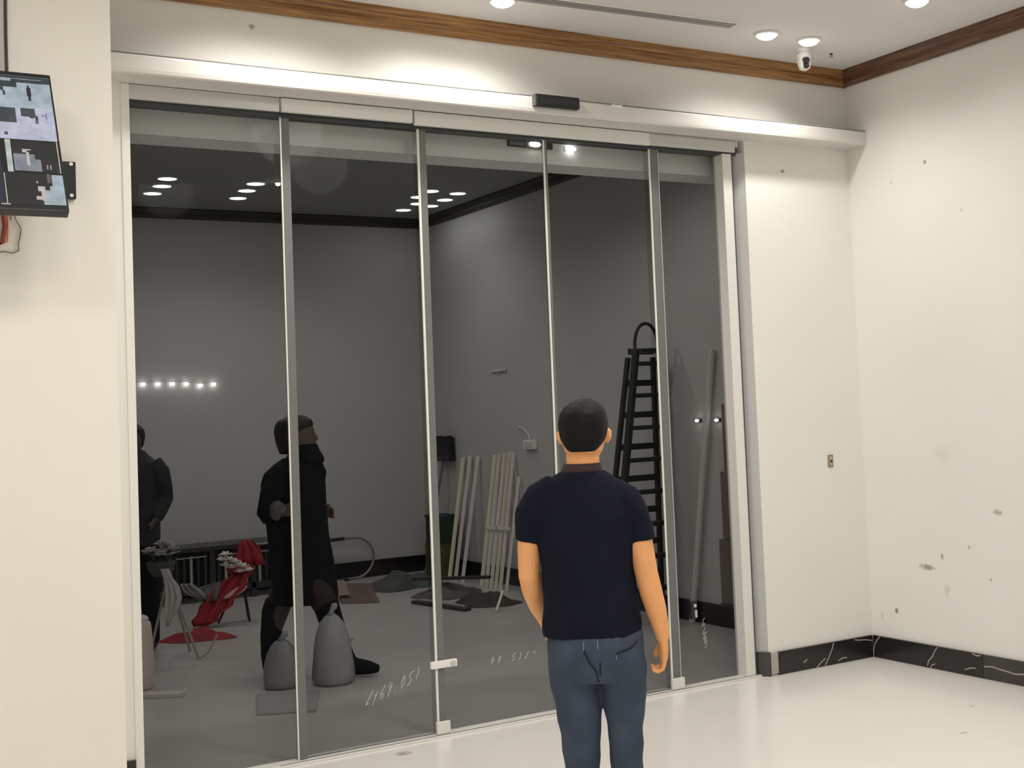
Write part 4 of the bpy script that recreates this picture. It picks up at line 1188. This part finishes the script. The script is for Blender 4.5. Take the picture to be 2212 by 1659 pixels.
heap('tarpaulin', 'crumpled dark green tarpaulin on the floor beside the second door edge', 'tarpaulin', (4.86, 11.42, 0), .36, .42, .14, mat('dark_green_tarp', (0.085, 0.10, 0.085), 0.7, noise=0.4), 3, -0.5)
heap('blanket', 'crumpled dark brown blanket on the floor near the navy-shirted man\'s arm', 'blanket', (4.90, 9.74, 0), .19, .30, .13, mat('dark_brown_cloth', (0.075, 0.055, 0.045), 0.85, noise=0.4), 5, 0.4)
heap('dust_sheet', 'flat grey-brown dust sheet heaped before the leaning profiles', 'blanket', (4.90, 10.50, 0), .33, .27, .10, mat('grey_brown_cloth', (0.13, 0.115, 0.11), 0.85, noise=0.4), 8, 0.2)
heap('red_cloth', 'flat crumpled red cloth on the floor between the two flower stands', 'cloth', (2.58, 9.92, 0), .26, .20, .07, M_RED, 12, -0.4)
for (a, b_, wd, lab) in [((4.47, 10.25, .014), (4.60, 9.50, .014), .07, 'dark plank lying across the heap, nearest the glass'),
                         ((4.66, 10.72, .142), (5.20, 10.26, .142), .06, 'dark plank lying on top of the heap by the profiles')]:
    tag(build('plank', MB().bar(a, b_, wd, .024), mat('dark_plank_wood', (0.055, 0.04, 0.034), 0.7, noise=0.3)), lab, 'plank')
tag(build('stick', MB().tube([(4.74, 9.27, .012), (4.80, 9.33, .07), (4.86, 9.38, .145)], .011, 8), M_WHITEP), 'short white stick standing crooked by the brown blanket', 'stick')
t = thing('cardboard', 'brown carton flap tilted in the heap beside the man\'s elbow', 'cardboard', (5.25, 9.75, 0))
build('sheet', MB().hexa([(5.20, 9.62, .001), (5.40, 9.36, .001), (5.54, 9.70, .001), (5.34, 9.95, .001), (5.20, 9.62, .006), (5.40, 9.36, .006), (5.54, 9.70, .19), (5.34, 9.95, .21)]), M_CARD, t)

# stacked crate and carton
t = thing('crate', 'dark green crate stacked on the brown carton in the corner', 'crate', (5.40, 11.62, .33))
def hollow(x0, x1, y0, y1, z0, z1, w_):
    mb = MB()
    mb.box(x0, x1, y0, y1, z0, z0 + w_)
    mb.box(x0, x0 + w_, y0, y1, z0 + w_, z1)
    mb.box(x1 - w_, x1, y0, y1, z0 + w_, z1)
    mb.box(x0 + w_, x1 - w_, y0, y0 + w_, z0 + w_, z1)
    mb.box(x0 + w_, x1 - w_, y1 - w_, y1, z0 + w_, z1)
    return mb


build('body', hollow(5.30, 5.50, 11.54, 11.82, .335, .60, .014), mat('dark_green_plastic', (0.018, 0.035, 0.022), 0.5), t)
build('rim', hollow(5.29, 5.51, 11.53, 11.83, .585, .605, .012), mat('dark_green_rim', (0.024, 0.045, 0.03), 0.5), t)
t = thing('carton', 'olive brown carton on the floor under the green crate', 'carton', (5.40, 11.62, 0))
build('box', MB().box(5.29, 5.51, 11.52, 11.83, .001, .33), mat('olive_card', (0.10, 0.085, 0.045), 0.8, noise=0.3), t, 0.004)
build('tape', MB().box(5.288, 5.292, 11.64, 11.69, .02, .328), mat('tape', (0.17, 0.15, 0.10), 0.4), t)

# broom, head up, against the wall
t = thing('broom', 'black-headed broom standing head up against the side wall', 'broom', (5.46, 11.86, 0))
build('handle', MB().tube([(5.30, 11.875, .004), (5.535, 11.86, 1.14)], .012, 10), mat('grey_handle', (0.16, 0.16, 0.155), 0.5), t)
hd_ = build('head', MB().hexa([(5.50, 11.68, 1.12), (5.58, 11.68, 1.12), (5.58, 12.03, 1.12), (5.50, 12.03, 1.12), (5.515, 11.68, 1.17), (5.585, 11.68, 1.17), (5.585, 12.03, 1.17), (5.515, 12.03, 1.17)]), M_BLACK, t)
mb = MB()
rnd = random.Random(3)
for i in range(3):
    for k in range(16):
        x, y = 5.522 + i * .022, 11.69 + k * .022
        mb.bar((x, y, 1.168), (x + rnd.uniform(-.006, .006), y + rnd.uniform(-.008, .008), 1.36 + rnd.uniform(-.02, .012)), .018, .014)
tag(build('bristles', mb, M_BLACK, t), kind='stuff')

# aluminium profiles leaning on the side wall
M_PROF = mat('silvery_profile', (0.86, 0.80, 0.77), 0.45, 0.0)
M_PROF2 = mat('yellowish_profile', (0.84, 0.79, 0.62), 0.45, 0.0)
PROF = [((5.36, 10.743), (10.800, 1.19), .040, M_PROF2, 'pale profile leaning on the side wall, outermost of the bundle towards the corner'),
        ((5.36, 10.650), (10.712, 1.195), .030, M_PROF, 'pale profile leaning on the side wall, second of the bundle near the man'),
        ((5.36, 10.558), (10.605, 1.205), .034, M_PROF, 'pale profile leaning on the side wall, middle of the bundle near the man'),
        ((5.36, 10.468), (10.515, 1.215), .028, M_PROF2, 'pale profile leaning on the side wall, fourth of the bundle near the man'),
        ((5.36, 10.378), (10.438, 1.215), .026, M_PROF, 'pale profile leaning on the side wall, last of the bundle towards the man'),
        ((5.36, 11.432), (11.479, 1.16), .040, M_PROF2, 'pale profile leaning near the corner, outermost beside the green crate'),
        ((5.36, 11.299), (11.325, 1.175), .030, M_PROF, 'pale profile leaning near the corner, middle of three'),
        ((5.36, 11.148), (11.155, 1.175), .030, M_PROF, 'pale profile leaning near the corner, last of three'),
        ((5.36, 10.262), (10.351, .995), .018, M_PROF, 'thin short profile leaning closest to the navy-shirted man')]
for (bx, by), (ty, tz), wd, m, lab in PROF:
    t = thing('aluminium_profile', lab, 'profile', (bx, by, 0), 'profiles leaning on the side wall')
    a, b_ = Vector((bx, by, .002)), Vector((5.578, ty, tz))
    build('web', MB().bar(a, b_, wd, .006, up=(1, 0, 0)), m, t)
    d = (b_ - a).normalized()
    for s in (-1, 1):
        o_ = Vector((0, s * wd / 2, 0)) + Vector((-.007, 0, 0))
        build('flange', MB().bar(a + o_, b_ + o_, .004, .020, up=(1, 0, 0)), m, t)
t = thing('cross_batten', 'short pale batten tied across the leaning profiles', 'batten', (5.44, 10.55, .50))
build('batten', MB().bar((5.426, 10.76, .53), (5.426, 10.30, .545), .030, .010, up=(1, 0, 0)), M_PROF, t)
build('tie', MB().box(5.418, 5.421, 10.53, 10.545, .515, .56), M_STICK, t)

# pale junction box with a curl of wire
t = thing('junction_box', 'small white junction box with a curl of wire on the side wall', 'junction box', (5.58, 10.13, 1.28))
build('box', MB().box(5.562, 5.597, 10.035, 10.235, 1.245, 1.325), M_WHITEP, t, 0.006)
build('cover', MB().box(5.558, 5.563, 10.06, 10.21, 1.26, 1.31), mat('grey_cover', (0.60, 0.58, 0.55), 0.5), t)
build('wire', MB().tube([(5.575, 10.13, 1.32), (5.575, 10.135, 1.365), (5.57, 10.17, 1.40), (5.575, 10.24, 1.432), (5.58, 10.33, 1.448), (5.585, 10.37, 1.44)], .005, 7), M_WHITEP, t)
t = thing('lamp_streak', 'faint pale bar on the side wall above the profiles, a painted lamp reflection', 'lamp', (5.58, 10.69, 1.97))  # pale bar put in for a lamp's faint reflection
build('bar', MB().box(5.580, 5.597, 10.55, 10.86, 1.962, 1.985), mat('faint_bar', (0.60, 0.59, 0.57), 0.5), t, 0.004)
build('bracket', MB().box(5.585, 5.5975, 10.68, 10.72, 1.945, 1.963), M_B_WALL, t)

# ladder
M_LAD = mat('dark_ladder_metal', (0.016, 0.017, 0.017), 0.5, 0.2)
t = thing('step_ladder', 'tall dark step ladder with an arched top behind the glass', 'ladder', (5.28, 7.95, 0))
YL = 7.87
def lad(u, z, back=0.0):
    """u 0..1 across, front rails narrow towards the top"""
    xl, xr_ = 4.935 + .170 * z, 5.490
    return Vector((xl + (xr_ - xl) * u, YL + .02 * z + back, z))


for u in (0.0, 1.0):
    build('rail', MB().bar(lad(u, 0.002), lad(u, 2.0), .030, .06, up=(0, 1, 0)), M_LAD, t)
    build('rear_rail', MB().bar(lad(u, .002, .16), lad(u, 1.95, .10), .026, .04, up=(0, 1, 0)), M_LAD, t)
for k in range(8):
    z = .24 + k * .235
    a, b_ = lad(.02, z), lad(.98, z)
    build('step', MB().hexa([a + Vector((0, -.04, 0)), b_ + Vector((0, -.04, 0)), b_ + Vector((0, .05, 0)), a + Vector((0, .05, 0)), a + Vector((0, -.04, .03)), b_ + Vector((0, -.04, .03)), b_ + Vector((0, .05, .03)), a + Vector((0, .05, .03))]), M_LAD, t)
    if k % 2 == 0:
        build('step_tread', MB().hexa([a + Vector((0, -.045, .029)), b_ + Vector((0, -.045, .029)), b_ + Vector((0, -.01, .029)), a + Vector((0, -.01, .029)), a + Vector((0, -.045, .033)), b_ + Vector((0, -.045, .033)), b_ + Vector((0, -.01, .033)), a + Vector((0, -.01, .033))]), mat('worn_tread', (0.07, 0.07, 0.068), 0.5) if k == 0 else bpy.data.materials['worn_tread'], t)
    build('rear_bar', MB().bar(lad(.0, z + .11, .155 - .03 * z), lad(1, z + .11, .155 - .03 * z), .045, .022, up=(0, 1, 0)), M_LAD, t)
build('top_platform', MB().hexa([lad(0, 1.98) + Vector((0, -.08, 0)), lad(1, 1.98) + Vector((0, -.08, 0)), lad(1, 1.98) + Vector((0, .10, 0)), lad(0, 1.98) + Vector((0, .10, 0)),
                                lad(0, 2.01) + Vector((0, -.08, 0)), lad(1, 2.01) + Vector((0, -.08, 0)), lad(1, 2.01) + Vector((0, .10, 0)), lad(0, 2.01) + Vector((0, .10, 0))]), M_LAD, t)
arc = []
pL, pR = lad(0.02, 2.0), lad(.98, 2.0)
mid, hw = (pL + pR) / 2, (pR - pL).length / 2
arc = [pL] + [mid + Vector((-hw * math.cos(math.pi * k / 12), .02, .20 * math.sin(math.pi * k / 12) ** .75)) for k in range(0, 13)] + [pR]
build('top_hoop', MB().tube(arc, .013, 8), M_LAD, t, smooth=True)

# pale pole and brown boards against the side wall, past the ladder
tag(build('pole', MB().tube([(5.545, 7.735, .004), (5.566, 7.37, 1.97)], .024, 12), mat('pale_pole', (0.62, 0.58, 0.56), 0.5)), 'tall pale pole leaning on the side wall past the ladder', 'pole')
t = thing('board', 'tall brown-grey board standing against the side wall beside the pale pole', 'board', (5.58, 6.95, 0))
for k, (z0, z1) in enumerate(((.155, .62), (.624, 1.10), (1.104, 1.58))):
    build('panel', MB().box(5.572, 5.594, 6.62, 7.40 - .05 * k, z0, z1), mat('brown_grey_board', (0.20, 0.165, 0.155), 0.6, noise=0.15) if k == 0 else bpy.data.materials['brown_grey_board'], t, 0.002)
build('bottom_rail', MB().box(5.565, 5.594, 6.62, 7.40, .151, .175), M_BASE_G, t)
for y, lab in ((7.594, 'tiny lit lamp on the side wall next to the pale pole, nearer the ladder'), (7.36, 'tiny lit lamp on the side wall next to the pale pole, nearer the jamb')):
    t = thing('tiny_lamp', lab, 'lamp', (5.585, y, 1.465))
    build('bulb', MB().ball((5.568, y, 1.465), .012, .016, .010, 10, 6), M_LAMPB, t)
    build('base', MB().box(5.578, 5.5975, y - .02, y + .02, 1.455, 1.476), M_LAD, t)
